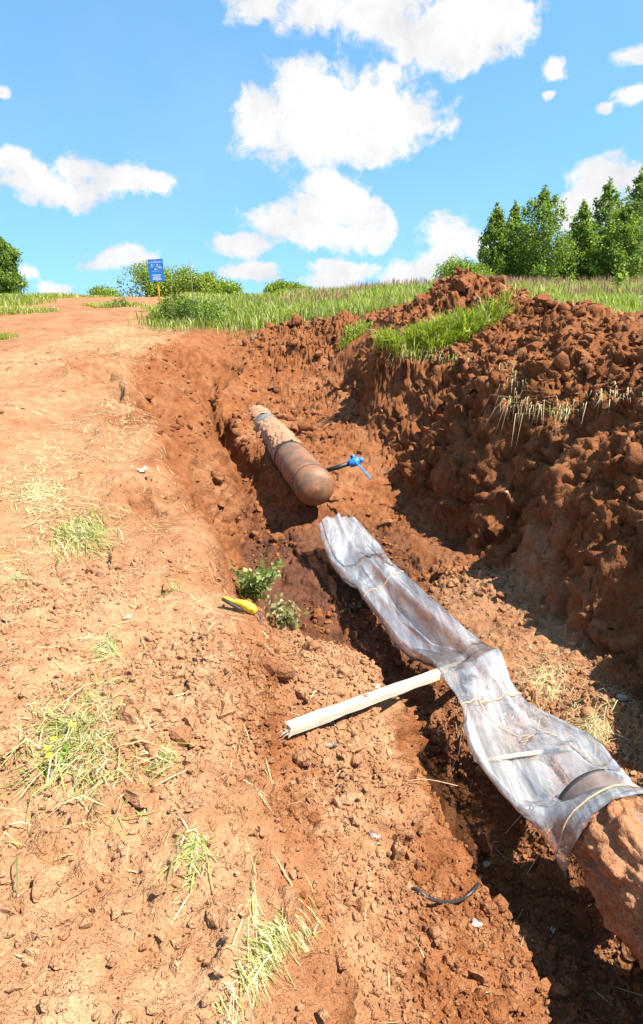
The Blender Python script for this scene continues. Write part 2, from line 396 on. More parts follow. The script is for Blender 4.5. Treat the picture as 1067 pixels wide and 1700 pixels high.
BASE = build_base()
def base_z(x, y):
    fx = (np.clip(x, BX[0], BX[-1] - .001) - BX[0]) / .04; fy = (np.clip(y, BY[0], BY[-1] - .001) - BY[0]) / .04
    ix = np.minimum(fx.astype(int), len(BX) - 2); iy = np.minimum(fy.astype(int), len(BY) - 2)
    tx, ty = fx - ix, fy - iy
    z = (BASE[iy, ix] * (1 - tx) + BASE[iy, ix + 1] * tx) * (1 - ty) + (BASE[iy + 1, ix] * (1 - tx) + BASE[iy + 1, ix + 1] * tx) * ty
    n = natural(x, y)
    inb = np.maximum(np.maximum(sstep(-6.5, -7.8, -(-x)) if False else sstep(6.0, 7.8, -x), sstep(8.2, 9.8, x)), sstep(19.5, 21.5, y))
    return z * (1 - inb) + n * inb
EDGE_Y = np.array(sorted(SECT)); 
def colx(k, y): return np.interp(np.clip(y, EDGE_Y[0], EDGE_Y[-1]), EDGE_Y, [SECT[q][k][0] for q in sorted(SECT)])

def axis(pts):
    out = []
    for (a, b, s) in pts: out += list(np.arange(a, b - 1e-6, s))
    return np.array(out)
def geo(a, b, s0, k):
    out = [a]
    while out[-1] < b: out.append(out[-1] + max(s0, k * out[-1]))
    return out
GX = np.concatenate([-np.array(geo(6.5, 260, .12, .07))[::-1], axis([(-6.4, -3.6, .05), (-3.6, -1.2, .024), (-1.2, 2.9, .0155), (2.9, 4.6, .024), (4.6, 8, .06)]), np.array(geo(8, 260, .12, .07))])
GY = np.concatenate([axis([(-30, -6, 2.), (-6, 0, .25), (0, .9, .08), (.9, 4.2, .016)]), np.array(geo(4.2, 18, .016, .0039)), np.array(geo(18.1, 42, .1, .008)), np.array(geo(42.5, 420, 1, .05))])

def terrain():
    X, Y = np.meshgrid(GX, GY)
    X = X.astype(np.float64); Y = Y.astype(np.float64)
    near = sstep(7, 5.5, np.abs(X - .2)) * sstep(21, 17, Y) * sstep(-7, -4, Y)
    wx = .16 * fbm(X * .9, Y * .9, oct=3, seed=1) + .05 * fbm(X * 4, Y * 4, oct=2, seed=2)
    wy = .22 * fbm(X * .9 + 9, Y * .9, oct=3, seed=3)
    Z = base_z(X + wx * near, Y + wy * near)
    # slope of the base form
    gy = np.gradient(Z, GY, axis=0); gx = np.gradient(Z, GX, axis=1)
    slope = np.sqrt(gx * gx + gy * gy)
    steep = sstep(.7, 1.8, slope) * near
    # masks
    wallx = colx(7, Y); topx = colx(9, Y); edgex = colx(0, Y); backx = colx(12, Y)
    heap = sstep(-.15, .35, X - topx) * sstep(.2, -.9, X - backx) * sstep(17.8, 15.5, Y) * sstep(-2, 0, Y)
    rwall = sstep(-.1, .15, X - wallx) * sstep(.4, .05, X - topx) * sstep(15, 12, Y)
    pit = sstep(0, .5, X - edgex) * sstep(.3, -.1, X - wallx) * sstep(16.2, 14.5, Y) * sstep(-3, 0, Y)
    bank = sstep(.3, -.2, X - edgex) * near
    spoil = sstep(1.6, .5, np.hypot((X + .3) / 1.6, (Y - 16.2) / 1.1))
    heap = np.maximum(heap, spoil)
    veg = np.clip(sstep(16.3, 18.6, Y + 1.0 * fbm(X * .4, Y * .4, oct=3, seed=40) - .55 * np.clip(-X - 3.6, 0, 3) ) * sstep(-5.6, -3.8, X + .5 * fbm(X * .5, Y * .5, oct=2, seed=41) + .12 * (Y - 17)), 0, 1)
    veg = np.maximum(veg, sstep(5.2, 7.5, X + .6 * fbm(X * .4, Y * .4, oct=2, seed=42)) * sstep(5, 8, Y))
    veg = np.maximum(veg, sstep(46, 60, Y)); veg = np.maximum(veg, sstep(-12.5, -15, X + fbm(X * .3, Y * .2, seed=43) * 1.5))
    veg *= (1 - heap) * (1 - pit) 
    # low frequency undulation + lumps
    Z = Z + .05 * fbm(X * .8, Y * .8, oct=3, seed=5) * near * (1 - .4 * bank) + .12 * fbm(X * .12, Y * .12, oct=3, seed=6) * (1 - near)
    Z += heap * (.16 * fbm(X * 2.0, Y * 2.0, oct=4, seed=7) + .07 * np.abs(fbm(X * 5, Y * 5, oct=3, seed=8)))
    eb = sstep(-1.5, -.3, X - edgex) * sstep(.5, .1, X - edgex) * near * sstep(.5, 2, Y)
    Z += eb * (.055 * fbm(X * 2.1 + Y * .5, Y * 1.1, oct=3, seed=53) + .05 * np.floor(2.2 * vnoise(X * 1.7, Y * .8, seed=54)) * .5)
    Z += spoil * .12
    # wheel ruts on the track
    rut = lambda c, w: np.exp(-((X - c) / w) ** 2)
    tx0 = -2.9 - .22 * Y
    Z -= sstep(3, 7, Y) * sstep(40, 30, Y) * .06 * (rut(tx0 - .1 * Y * 0, .28) + rut(tx0 - 1.7, .28)) * (1 + .5 * fbm(X, Y * 3, seed=50)) * (1 - .7 * pit)
    Z += (1 - pit) * (1 - heap) * (1 - veg) * sstep(5, 8, Y) * .05 * np.abs(fbm(X * 2.2, Y * 1.3, oct=4, seed=52, gain=.6)) * sstep(-12, -8, X)
    # collapsed dark pockets along the bank
    for (px, py, r, d) in [(-1.5, 5.25, .13, .16), (-1.68, 5.6, .12, .14), (-1.42, 5.0, .08, .1), (-2.7, 9.4, .3, .3), (-.95, 2.95, .1, .06), (-1.05, 3.7, .1, .06), (-.72, 3.15, .1, .05), (-3.25, 9.9, .22, .3), (-2.95, 9.7, .2, .26), (-3.6, 10.4, .25, .18), (-2.55, 10.5, .3, .2), (-.5, 2.25, .07, .04), (-.3, 1.75, .08, .05)]:
        Z -= d * np.exp(-(((X - px) / r) ** 2 + ((Y - py) / (r * 1.2)) ** 2) ** 2)
    # normals of the smooth form, then displacement in 3D so that walls get shelves and overhangs
    gy = np.gradient(Z, GY, axis=0); gx = np.gradient(Z, GX, axis=1)
    nl = np.sqrt(1 + gx * gx + gy * gy); NX, NY, NZ = -gx / nl, -gy / nl, 1 / nl
    lum = np.zeros_like(Z)
    sel = (near > .02)
    x, y, z = X[sel], Y[sel], Z[sel]
    hp, rw, pt, bk, st = heap[sel], rwall[sel], pit[sel], bank[sel], steep[sel]
    vg = veg[sel]
    rough = np.clip(.25 + .9 * hp + .55 * rw + .5 * pt - .0 * bk, 0, 1.2)
    patch = sstep(-.25, .45, fbm(x * 1.1, y * 1.1, z * 1.1, oct=2, seed=19))
    jx = .35 * fbm(x * 4, y * 4, z * 4, oct=3, seed=23)
    d0 = facet(x * 1.9 + jx * .8, y * 1.5, z * 1.3 + jx, 211, 1.3) * .17
    d1 = facet(x * 4.6 + jx, y * 4.6, z * 4.0 + jx, 11, 1.5) * .085
    d2 = facet(x * 12 + jx * 1.5, y * 12 + jx, z * 12, 12, 1.6) * .036
    w3 = worley(x * 30, y * 30, z * 30, 13); d3 = (.5 - w3) * .017
    f = fbm(x * 3, y * 3, z * 3, oct=5, seed=14, gain=.55)
    ch = np.abs(fbm(x * 2.4 + .5 * f, y * 2.4, z * 3.0, oct=3, seed=15)); ch2 = np.abs(fbm(x * 7 + .5 * f, y * 7, z * 8.0, oct=2, seed=16))
    rf = fbm(x * 6, y * 6, z * 6, oct=5, seed=18, gain=.64, lac=2.2)
    d = d0 * (.95 * rw + .3 * hp + .25 * st) + d1 * (1.0 * hp + .38 * rw + .5 * pt * patch + .22 * bk * patch + .5 * st) + d2 * (1.0 * hp + .5 * rw * (.2 + patch) + 1.0 * pt * (.2 + patch) + bk * (.75 * patch + .5 * sstep(4.2, 2.6, y)) + .5 * st) + d3 * (.35 + .9 * patch) * (1 - .7 * vg)
    d += rf * (.045 * hp + .022 * rw + .026 * pt + .011 * bk * (.5 + patch) + .01 * bk * sstep(4.2, 2.5, y) + .015 * st)
    rf_keep = sstep(-.35, .25, fbm(x * .9 + 4, y * .9, z * 1.3, oct=2, seed=20)); d = d * (1 - rw * .35 * (1 - rf_keep))
    d += -(.11 * rw + .07 * hp + .03 * pt) * sstep(.11, 0, ch) - (.03 * rw + .03 * hp + .018 * pt + .008 * bk * patch) * sstep(.2, 0, ch2)
    d += hp * .10 * (np.abs(fbm(x * 1.7, y * 1.7, z * 1.7, oct=4, seed=17)) - .3) + d3 * (.35 + .9 * patch) * (1 - .7 * vg)
    d += f * (.05 * rw + .035 * pt + .02 * bk + .05 * hp)
    # dug face: bucket grooves running down the right wall, and ledges
    gro = np.abs(vnoise(y * 3.3 + .35 * z, z * .35, seed=31)); d += rw * (-.07 * sstep(.22, .0, gro))
    yc = y * 1.55 + .35 * fbm(z * 1.5, y * .6, oct=2, seed=37) + .25 * z; ci = np.floor(yc); fr = yc - ci; o0 = _h(ci.astype(np.int64), np.zeros_like(ci, np.int64), np.zeros_like(ci, np.int64), 38); o1 = _h(ci.astype(np.int64) + 1, np.zeros_like(ci, np.int64), np.zeros_like(ci, np.int64), 38)
    d += rw * .16 * (o0 + (o1 - o0) * sstep(.86, 1.0, fr) - .5) * sstep(10.6, 9.5, y)
    led = vnoise(y * .7, z * 3.6 + .4 * y, x * .5, seed=33); d += rw * .05 * sstep(-.1, .1, led)
    # gouges down the left trench face
    d += st * bk * 0
    gl = np.abs(vnoise(y * 2.1 + x * 1.5, z * .5, seed=36)); d += (1 - rw) * st * (-.05 * sstep(.2, 0, gl))
    # long score lines along the pit edge left by the bucket
    sx = x - np.interp(y, EDGE_Y, [SECT[q][1][0] for q in sorted(SECT)])
    d += -.03 * np.exp(-((sx + .05 + .04 * np.sin(y * 2)) / .035) ** 2) * sstep(.5, 1.5, y) * sstep(4.4, 3.6, y) * bk.clip(0, 1) + -.03 * np.exp(-((sx - .1 + .05 * np.sin(y * 1.3)) / .05) ** 2) * sstep(.5, 1.5, y) * sstep(4.4, 3.6, y)
    lum[sel] = d
    X2, Y2, Z2 = X + NX * lum, Y + NY * lum, Z + NZ * lum
    # colour masks
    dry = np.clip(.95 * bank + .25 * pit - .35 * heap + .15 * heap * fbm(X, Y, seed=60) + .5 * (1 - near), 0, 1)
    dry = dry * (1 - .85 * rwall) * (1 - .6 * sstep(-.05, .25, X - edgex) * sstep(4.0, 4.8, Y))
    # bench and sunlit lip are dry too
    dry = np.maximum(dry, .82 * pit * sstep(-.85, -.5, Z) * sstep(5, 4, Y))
    dry = np.maximum(dry, .7 * sstep(.95, 1.2, X) * sstep(.15, -.1, X - wallx) * sstep(2.6, 3.2, Y) * sstep(6.8, 5.8, Y))  # ledge right of sleeve: its sunlit brightness painted in as paler soil
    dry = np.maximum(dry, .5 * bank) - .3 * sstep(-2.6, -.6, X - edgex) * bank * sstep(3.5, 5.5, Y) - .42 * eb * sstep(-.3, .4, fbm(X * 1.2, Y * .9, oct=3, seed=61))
    dry = np.clip(dry, 0, 1)
    wet = np.clip(pit * sstep(-.85, -1.1, Z2) * sstep(4.2, 5.2, Y) * .5 + pit * sstep(.45, .1, np.hypot((X - .1) / 1.2, (Y - 7.1) / 1.4) - .5) * .5 + pit * sstep(-.95, -1.15, Z2) * .35, 0, 1)
    ny, nx = X.shape
    idx = np.arange(ny * nx).reshape(ny, nx)
    Q = np.stack([idx[:-1, :-1], idx[:-1, 1:], idx[1:, 1:], idx[1:, :-1]], -1).reshape(-1, 4)
    V = np.stack([X2, Y2, Z2], -1).reshape(-1, 3)
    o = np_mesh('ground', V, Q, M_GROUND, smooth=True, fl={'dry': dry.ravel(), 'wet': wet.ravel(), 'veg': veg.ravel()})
    tag(o, kind='structure')
    return o, X2, Y2, Z2, dict(heap=heap, rwall=rwall, pit=pit, bank=bank, veg=veg, dry=dry, wet=wet, near=near, NX=NX, NY=NY, NZ=NZ)
GROUND, TX, TY, TZ, MK = terrain(); bpy.context.view_layer.update()
def gz(x, y):
    """ground height under a point (before sideways displacement)"""
    i = int(np.clip(np.searchsorted(GX, x), 1, len(GX) - 1)); j = int(np.clip(np.searchsorted(GY, y), 1, len(GY) - 1))
    tx = (x - GX[i - 1]) / (GX[i] - GX[i - 1]); ty = (y - GY[j - 1]) / (GY[j] - GY[j - 1])
    return float((TZ[j - 1, i - 1] * (1 - tx) + TZ[j - 1, i] * tx) * (1 - ty) + (TZ[j, i - 1] * (1 - tx) + TZ[j, i] * tx) * ty)
def gzv(x, y):
    i = np.clip(np.searchsorted(GX, x), 1, len(GX) - 1); j = np.clip(np.searchsorted(GY, y), 1, len(GY) - 1)
    tx = (x - GX[i - 1]) / (GX[i] - GX[i - 1]); ty = (y - GY[j - 1]) / (GY[j] - GY[j - 1])
    return (TZ[j - 1, i - 1] * (1 - tx) + TZ[j - 1, i] * tx) * (1 - ty) + (TZ[j, i - 1] * (1 - tx) + TZ[j, i] * tx) * ty
def hit(u, v):
    """where the sight line through a photograph point meets the ground"""
    d = ray(u, v); t = .8; prev = t
    ok, loc, _, _ = GROUND.ray_cast(Vector((0, 0, CAMZ)), d.normalized())
    if ok: return loc.copy()
    while t < 90:
        p = Vector((0, 0, CAMZ)) + d * t
        if p.z < gz(p.x, p.y): break
        prev = t; t *= 1.012
    for _ in range(18):
        mid = (prev + t) / 2; p = Vector((0, 0, CAMZ)) + d * mid
        if p.z < gz(p.x, p.y): t = mid
        else: prev = mid
    return Vector((0, 0, CAMZ)) + d * t
# ------------------------------------------------------------------ loose soil
def ico(sub):
    bm = bmesh.new(); bmesh.ops.create_icosphere(bm, subdivisions=sub, radius=1.0)
    V = np.array([v.co[:] for v in bm.verts]); T = np.array([[v.index for v in f.verts] for f in bm.faces]); bm.free(); return V, T
def clod_variant(sub, seed, amp=.55):
    V, T = ico(sub); r = np.random.default_rng(seed)
    V = V * r.uniform(.6, 1.25, 3)
    n = fbm(V[:, 0] * 1.3 + seed * 3.1, V[:, 1] * 1.3, V[:, 2] * 1.3, oct=3, seed=seed)
    V = V * (1 + amp * n)[:, None]
    # chop a few flat facets
    for _ in range(9):
        d = r.normal(size=3); d /= np.linalg.norm(d); k = r.uniform(.38, .72)
        q = V @ d; V = V - np.outer(np.clip(q - k, 0, None) * .95, d)
    V = V * 1.25
    return V, T
def rot_batch(n, rng):
    q = rng.normal(size=(n, 4)); q /= np.linalg.norm(q, axis=1)[:, None]
    w, x, y, z = q.T
    return np.stack([np.stack([1-2*(y*y+z*z), 2*(x*y-z*w), 2*(x*z+y*w)], -1), np.stack([2*(x*y+z*w), 1-2*(x*x+z*z), 2*(y*z-x*w)], -1), np.stack([2*(x*z-y*w), 2*(y*z+x*w), 1-2*(x*x+y*y)], -1)], 1)
AREA = np.outer(np.gradient(GY), np.gradient(GX))
INVIEW = (np.abs(TX) < .56 * TY + .5) & (TY > .85)
PATCH = fbm(TX * 1.4, TY * 1.4, oct=3, seed=70)
def pick(weight, n, rng):
    w = (weight * AREA * INVIEW).ravel(); w = np.clip(w, 0, None); c = np.cumsum(w); c /= c[-1]
    k = np.searchsorted(c, rng.random(n)); j, i = np.unravel_index(k, TX.shape)
    j2 = np.minimum(j + 1, TX.shape[0] - 1); i2 = np.minimum(i + 1, TX.shape[1] - 1)
    a, b = rng.random(n), rng.random(n)
    P0 = np.stack([TX[j, i], TY[j, i], TZ[j, i]], -1); PA = np.stack([TX[j, i2], TY[j, i2], TZ[j, i2]], -1); PB = np.stack([TX[j2, i], TY[j2, i], TZ[j2, i]], -1)
    pos = P0 + (PA - P0) * a[:, None] + (PB - P0) * b[:, None]
    nor = np.stack([MK['NX'][j, i], MK['NY'][j, i], MK['NZ'][j, i]], -1)
    return pos, nor, MK['dry'][j, i], MK['wet'][j, i]
def scatter(name, weight, n, rmin, rmax, sub, seed, power=2.2, sink=.25):
    rng = np.random.default_rng(seed); pos, nor, dry, wet = pick(weight, n, rng)
    r = rmin * (1 - rng.random(n) * (1 - (rmin / rmax) ** (power))) ** (-1 / power); r = np.minimum(r, rmax)
    vs = [clod_variant(sub, seed * 10 + k) for k in range(6)]
    Vs, Ts, Ds = [], [], []; off = 0
    var = rng.integers(0, 6, n); Rm = rot_batch(n, rng)
    for k in range(6):
        m = np.where(var == k)[0]
        if not len(m): continue
        V0, T0 = vs[k]
        V = np.einsum('nij,vj->nvi', Rm[m], V0) * r[m][:, None, None] * np.array([1, 1, .85]) + (pos[m] + nor[m] * (r[m] * (1 - 2 * sink) * .6)[:, None])[:, None, :]
        T = T0[None] + (np.arange(len(m)) * len(V0))[:, None, None] + off
        Vs.append(V.reshape(-1, 3)); Ts.append(T.reshape(-1, 3)); off += V.shape[0] * V.shape[1]
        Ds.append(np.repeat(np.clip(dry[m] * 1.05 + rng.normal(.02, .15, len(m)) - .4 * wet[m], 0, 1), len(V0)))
    o = np_mesh(name, np.concatenate(Vs), np.concatenate(Ts), M_CLOD, smooth=False, fl={'dry': np.concatenate(Ds)})
    return o
hp, rw, pt, bk = MK['heap'], MK['rwall'], MK['pit'], MK['bank']
cl = sstep(-.35, .35, PATCH)
FLAT = sstep(.45, .8, MK['NZ'])
near_bank = bk * sstep(4.5, 2.2, TY) * (.25 + cl)
bench = pt * sstep(4.6, 3.6, TY) * FLAT
dens_small = (near_bank * 1.2 + bench * 1.3 + pt * .35 * cl + .35 * hp + .12 * rw + .12 * bk * cl) * sstep(9, 3, TY) * (1 - MK['veg'])
o = scatter('loose_soil', dens_small, 32000, .0045, .018, 1, 101, 1.7)
tag(o, 'fine red clay crumbs strewn over bank and pit', 'soil', kind='stuff')
dens_mid = near_bank * 2.0 * (.3 + 1.4 * sstep(.0, .5, PATCH)) + bench * .8 * cl + pt * 1.1 * cl * FLAT + .6 * pt * (1 - FLAT) * (TY > 5) + 1.5 * hp + .05 * rw + .1 * bk * cl * cl
o = scatter('clay_rubble', dens_mid * sstep(18, 6, TY) * (1 - MK['veg']), 6000, .016, .055, 2, 102, 2.3, .4)
tag(o, 'broken lumps of red clay littering pit floor and spoil heaps', 'rubble', kind='stuff')
o = scatter('heap_rubble', hp * sstep(4, 7, TY) * (1 - MK['veg']) + .2 * pt * sstep(9, 11, TY), 1700, .03, .13, 2, 103, 2.2, .5)
tag(o, 'coarse broken clay covering the long spoil heap', 'rubble', kind='stuff')
o = scatter('bank_rubble', near_bank * sstep(3.6, 2.2, TY) * (.35 + 1.3 * sstep(-.25, .4, PATCH)) + .25 * bench, 11000, .007, .026, 1, 104, 1.5, .3)
tag(o, 'dry broken clay lumps covering the near left bank', 'rubble', kind='stuff')
def clod_pieces():
    rng = np.random.default_rng(55)
    me = []
    for k in range(8):
        V, T = clod_variant(2, 900 + k, .42)
        w = worley(V[:, 0] * 2.2 + k, V[:, 1] * 2.2, V[:, 2] * 2.2, 5); V = V * (1 + .22 * (.5 - w))[:, None]
        o = np_mesh('clod', V, T, M_CLOD, smooth=(k % 2 == 0), fl={'dry': np.full(len(V), [.2, .8, .1, .6, .9, .3, .05, .5][k])})
        m = o.data; bpy.data.objects.remove(o); me.append(m)
    wgt = near_bank * 1.4 * sstep(-.1, .5, PATCH) + bench * .5 * cl + pt * FLAT * .5 * cl + .55 * hp * sstep(3, 6, TY) * sstep(17, 13, TY) + .03 * rw + .08 * bk * cl * cl * (TY < 4.5)
    pos, nor, dry, wet = pick(wgt * (1 - MK['veg']), 285, rng)
    for p, nn, d in zip(pos, nor, dry):
        dist = math.hypot(p[0], p[1]); r = rng.uniform(.018, .034) * (1 + dist * .17) * (1.5 if rng.random() < .12 else 1)
        k = rng.choice([1, 3, 4, 7]) if d > .5 else rng.choice([0, 2, 5, 6])
        o = bpy.data.objects.new('clod', me[k]); COL.objects.link(o); o.parent = GROUND
        o.location = Vector(p) + Vector(nn) * r * .3; o.rotation_euler = rng.uniform(0, 6.28, 3); s = r * rng.uniform(.8, 1.2, 3); o.scale = s
    # the few that stand out are things of their own
    for (u, v, r, k, lab) in [
        (193, 938, .075, 3, 'large crumbly clay clod on left bank beside cut grass'),
        (940, 500, .24, 0, 'tall upright clay lump crowning the right spoil ridge against the field'),
        (492, 538, .2, 2, 'big rounded clay lump on low spoil between shrub and grass tuft'),
        (448, 545, .16, 6, 'smaller clay lump left of the big one near shrub'),
        (765, 474, .18, 5, 'massive clay lump on the peak of spoil heap before the birches'),
        (842, 700, .0, 0, ''), (565, 1390, .0, 0, ''), (590, 1410, .0, 0, ''),
        (738, 950, .09, 5, 'lone clay clod on sunlit ledge right of plastic sleeve'),
        (1058, 512, .2, 2, 'clay lump at right frame edge atop spoil heap'),
        (357, 800, .14, 7, 'square edged block of clay jutting from left trench face'),
        (1020, 1075, .06, 0, 'clay clod at foot of shaded right wall by dry grass'),
        (800, 1405, .05, 5, 'clay clod in shaded pit above the black hose')]:
        if r == 0: continue
        p = hit(u, v); V, T = clod_variant(4, int(u + v), .5); w = worley(V[:, 0] * 2.6 + k, V[:, 1] * 2.6, V[:, 2] * 2.6, 5)
        V = V * (1 + .3 * (.5 - w) + .16 * fbm(V[:, 0] * 4 + k, V[:, 1] * 4, V[:, 2] * 4, oct=4, seed=k, gain=.6))[:, None]
        o = np_mesh('clay_clod', V, T, M_CLOD, True, fl={'dry': np.full(len(V), .75 if u < 300 else .12)}); m_ = o.data; bpy.data.objects.remove(o); m_.name = 'clay_clod'
        o = bpy.data.objects.new('clay_clod', m_); COL.objects.link(o); o.location = p + Vector((0, 0, r * .25))
        o.scale = (r, r * .9, r * .95); o.rotation_euler = (u, v * .3, r * 9); tag(o, lab, 'clod')
    M_STONE = simple('pale_stone', (.36, .27, .2), .85, var=.25, scale=6, bumpd=.01)
    for (u, v, r, lab) in [(884, 775, .045, 'pale stone stuck in shaded right wall, upper of two'), (840, 818, .03, 'small pale stone low in shaded right wall'), (212, 1027, .03, 'pale stone on left bank near short green tuft'),
                           (575, 1265 + 200, .0, ''), (806, 1435, .028, 'grey pebble in pit just beside curved black hose'), (1032, 1162, .04, 'grey stone at base of right wall beside dry grass'), (880, 1076, .02, 'pale pebble on shadow line of the ledge')]:
        if r == 0: continue
        V, T = clod_variant(2, int(u), .2); p = hit(u, v)
        o = np_mesh('stone', V * r * np.array([1, .8, .7]), T, M_STONE, smooth=True); o.location = p + Vector((0, -.01, r * .3)); tag(o, lab, 'stone')
clod_pieces()

# ------------------------------------------------------------------ far pipe with end cap and valve
def rust_mat():
    m, nt, b = new_mat('bare_steel_rust')
    tc = nt.nodes.new('ShaderNodeTexCoord').outputs['Object']
    n = add_noise(nt, tc, 3.2, 6, .65, .6); n2 = add_noise(nt, tc, 26, 4, .6)
    c = ramp(nt, n, [(.3, (.05, .048, .05)), (.42, (.14, .085, .055)), (.55, (.30, .125, .05)), (.72, (.40, .19, .085))])
    c = mixc(nt, mth(nt, 'MULTIPLY', n2, .5), c, (.16, .09, .05))
    nt.links.new(c, b.inputs['Base Color']); b.inputs['Roughness'].default_value = .62; b.inputs['Metallic'].default_value = .1
    nt.links.new(bump(nt, n2, .25, .004), b.inputs['Normal']); return m
def crust_mat(name, lo, hi):
    m, nt, b = new_mat(name)
    tc = nt.nodes.new('ShaderNodeNewGeometry').outputs['Position']
    n = add_noise(nt, tc, 9, 6, .7); n2 = add_noise(nt, tc, 70, 4, .65)
    c = ramp(nt, n, [(.28, lo), (.7, hi)]); c = mixc(nt, mth(nt, 'MULTIPLY', mth(nt, 'SUBTRACT', .52, n2, True), 3.0, True), c, tuple(q * .4 for q in lo))
    nt.links.new(c, b.inputs['Base Color']); b.inputs['Roughness'].default_value = .9; b.inputs['Specular IOR Level'].default_value = .2
    nt.links.new(bump(nt, n2, .7, .018, bump(nt, n, .5, .03)), b.inputs['Normal']); return m
M_RUST = rust_mat()
M_BAND = simple('grey_wrap', (.20, .20, .205), .5, .3, .45, 8, bumpd=.004)
M_CRUST = crust_mat('dried_clay_crust', (.30, .145, .075), (.50, .30, .18))
M_NEARCR = crust_mat('clay_coating', (.30, .12, .05), (.46, .225, .11))
M_BITUMEN = simple('black_bitumen', (.018, .017, .017), .55, 0, .5, 20, bumpd=.006)
PA = Vector((-.05, 7.62, -.40)); PB = Vector((-1.95, 16.2, -.34)); PD = (PB - PA).normalized(); PR = .25
def on_pipe(s): return PA + PD * s
def ring_surface(name, a, b, ns, rfun, mat, parent, ang=(0, 2 * math.pi), nth=64, dome=False, smooth=True):
    s_, t_ = frame_of(PD)
    V = []; full = abs(ang[1] - ang[0] - 2 * math.pi) < 1e-6
    cnt = nth if full else nth + 1
    S = np.linspace(a, b, ns); TH = ang[0] + (ang[1] - ang[0]) * np.arange(cnt) / nth
    SS, HH = np.meshgrid(S, TH, indexing='ij'); RR = rfun(SS, HH)
    base = np.array(PA)[None, None] + np.array(PD)[None, None] * SS[..., None]
    V = base + (np.array(s_)[None, None] * np.cos(HH)[..., None] + np.array(t_)[None, None] * np.sin(HH)[..., None]) * RR[..., None]
    idx = np.arange(ns * cnt).reshape(ns, cnt)
    if full: nx = np.roll(idx, -1, 1); Q = np.stack([idx[:-1], idx[1:], nx[1:], nx[:-1]], -1).reshape(-1, 4)
    else: Q = np.stack([idx[:-1, :-1], idx[1:, :-1], idx[1:, 1:], idx[:-1, 1:]], -1).reshape(-1, 4)
    return np_mesh(name, V.reshape(-1, 3), Q, mat, smooth=smooth, parent=parent)
def far_pipe():
    t = thing('steel_pipe', 'rusty steel pipe with domed end cap emerging from far trench bank', 'pipe')
    ring_surface('pipe_body', 1.55, 8.6, 90, lambda s, h: PR * .985 + 0 * s, M_BAND, t)
    # wrap band of bare grey metal, weld collar, rusty end section with dome
    ring_surface('metal_band', 4.15, 4.95, 12, lambda s, h: PR * 1.012 + .002 * np.sin(s * 60), M_BAND, t)
    def cap(s, h):
        k = np.clip(s / .17, 0, 1); return PR * np.sqrt(np.clip(1 - (1 - k) ** 2.2, 1e-4, 1)) * 1.0
    ring_surface('end_cap', .0, 1.9, 70, cap, M_RUST, t)
    ring_surface('weld_seam', .3, .325, 5, lambda s, h: PR + .005 * np.sin((s - .3) / .025 * math.pi) + .0015 * np.sin(h * 40), M_BITUMEN, t)
    ring_surface('weld_seam', 1.16, 1.2, 5, lambda s, h: PR + .004 * np.sin((s - 1.16) / .04 * math.pi) + .0015 * np.sin(h * 33), M_BAND, t)
    ring_surface('collar', 1.82, 1.92, 8, lambda s, h: PR + .012 * np.sin((s - 1.82) / .1 * math.pi) ** .5 + .003 * np.sin(h * 21), M_BITUMEN, t)
    # soil caked along the top; s_ axis points right of the pipe, angle pi/2 is the top
    def crust(s, h):
        n = fbm(s * 3.2, h * 3.0, oct=5, seed=201, gain=.6)
        edge = sstep(0, .5, h - .3 + .25 * fbm(s * 2.5, h * 0 + 3, oct=3, seed=205)) * sstep(0, .35, 3.0 + .2 * fbm(s * 3, h * 0, oct=3, seed=206) - h)
        return PR - .03 + edge * (.045 + .02 * n)
    ring_surface('soil_crust', 1.95, 4.3, 130, crust, M_CRUST, t, (-.2, 3.5), 80)
    ring_surface('soil_crust', 4.75, 8.6, 160, lambda s, h: crust(s + 7, h) + .03 * sstep(6.2, 8, s), M_CRUST, t, (-.2, 3.6), 70)
    # valve on a short branch
    M_BLUE = simple('blue_enamel', (.02, .19, .62), .35, 0, .15, 10)
    M_DARK = simple('dark_steel', (.035, .035, .038), .5, .4, .3, 15)
    base = on_pipe(.55) + Vector((.22, .04, .1)); vb = P(588, 767, 8.35); d = (vb - base).normalized()
    bm = bmesh.new(); tube_bm(bm, [vb - d * .075, vb - d * .06, vb - d * .045, vb + d * .035, vb + d * .05, vb + d * .075], [.042, .056, .06, .06, .05, .042], 16)
    side, up = frame_of(d)
    tube_bm(bm, [vb + up * .03, vb + up * .1], .03, 12)
    v = bm_obj('ball_valve', bm, M_BLUE, t)
    tube('branch_pipe', [base, vb - d * .06], .03, M_DARK, v, 14)
    tube('end_stub', [vb + d * .06, vb + d * .12], .036, M_BLUE, v, 14)
    h0 = P(582, 757, 8.25); h1 = P(615.5, 795, 8.0)
    bm = bmesh.new(); q = (h1 - h0); rot = q.to_track_quat('X', 'Z').to_euler(); box_bm(bm, (h0 + h1) / 2, (q.length, .026, .012), rot, .003)
    bm_obj('handle', bm, M_BLUE, v, False)
    tube('handle_nut', [h0 - up * .01 + q * .08, h0 + up * .03 + q * .08], .018, M_DARK, v, 6, False)
far_pipe()

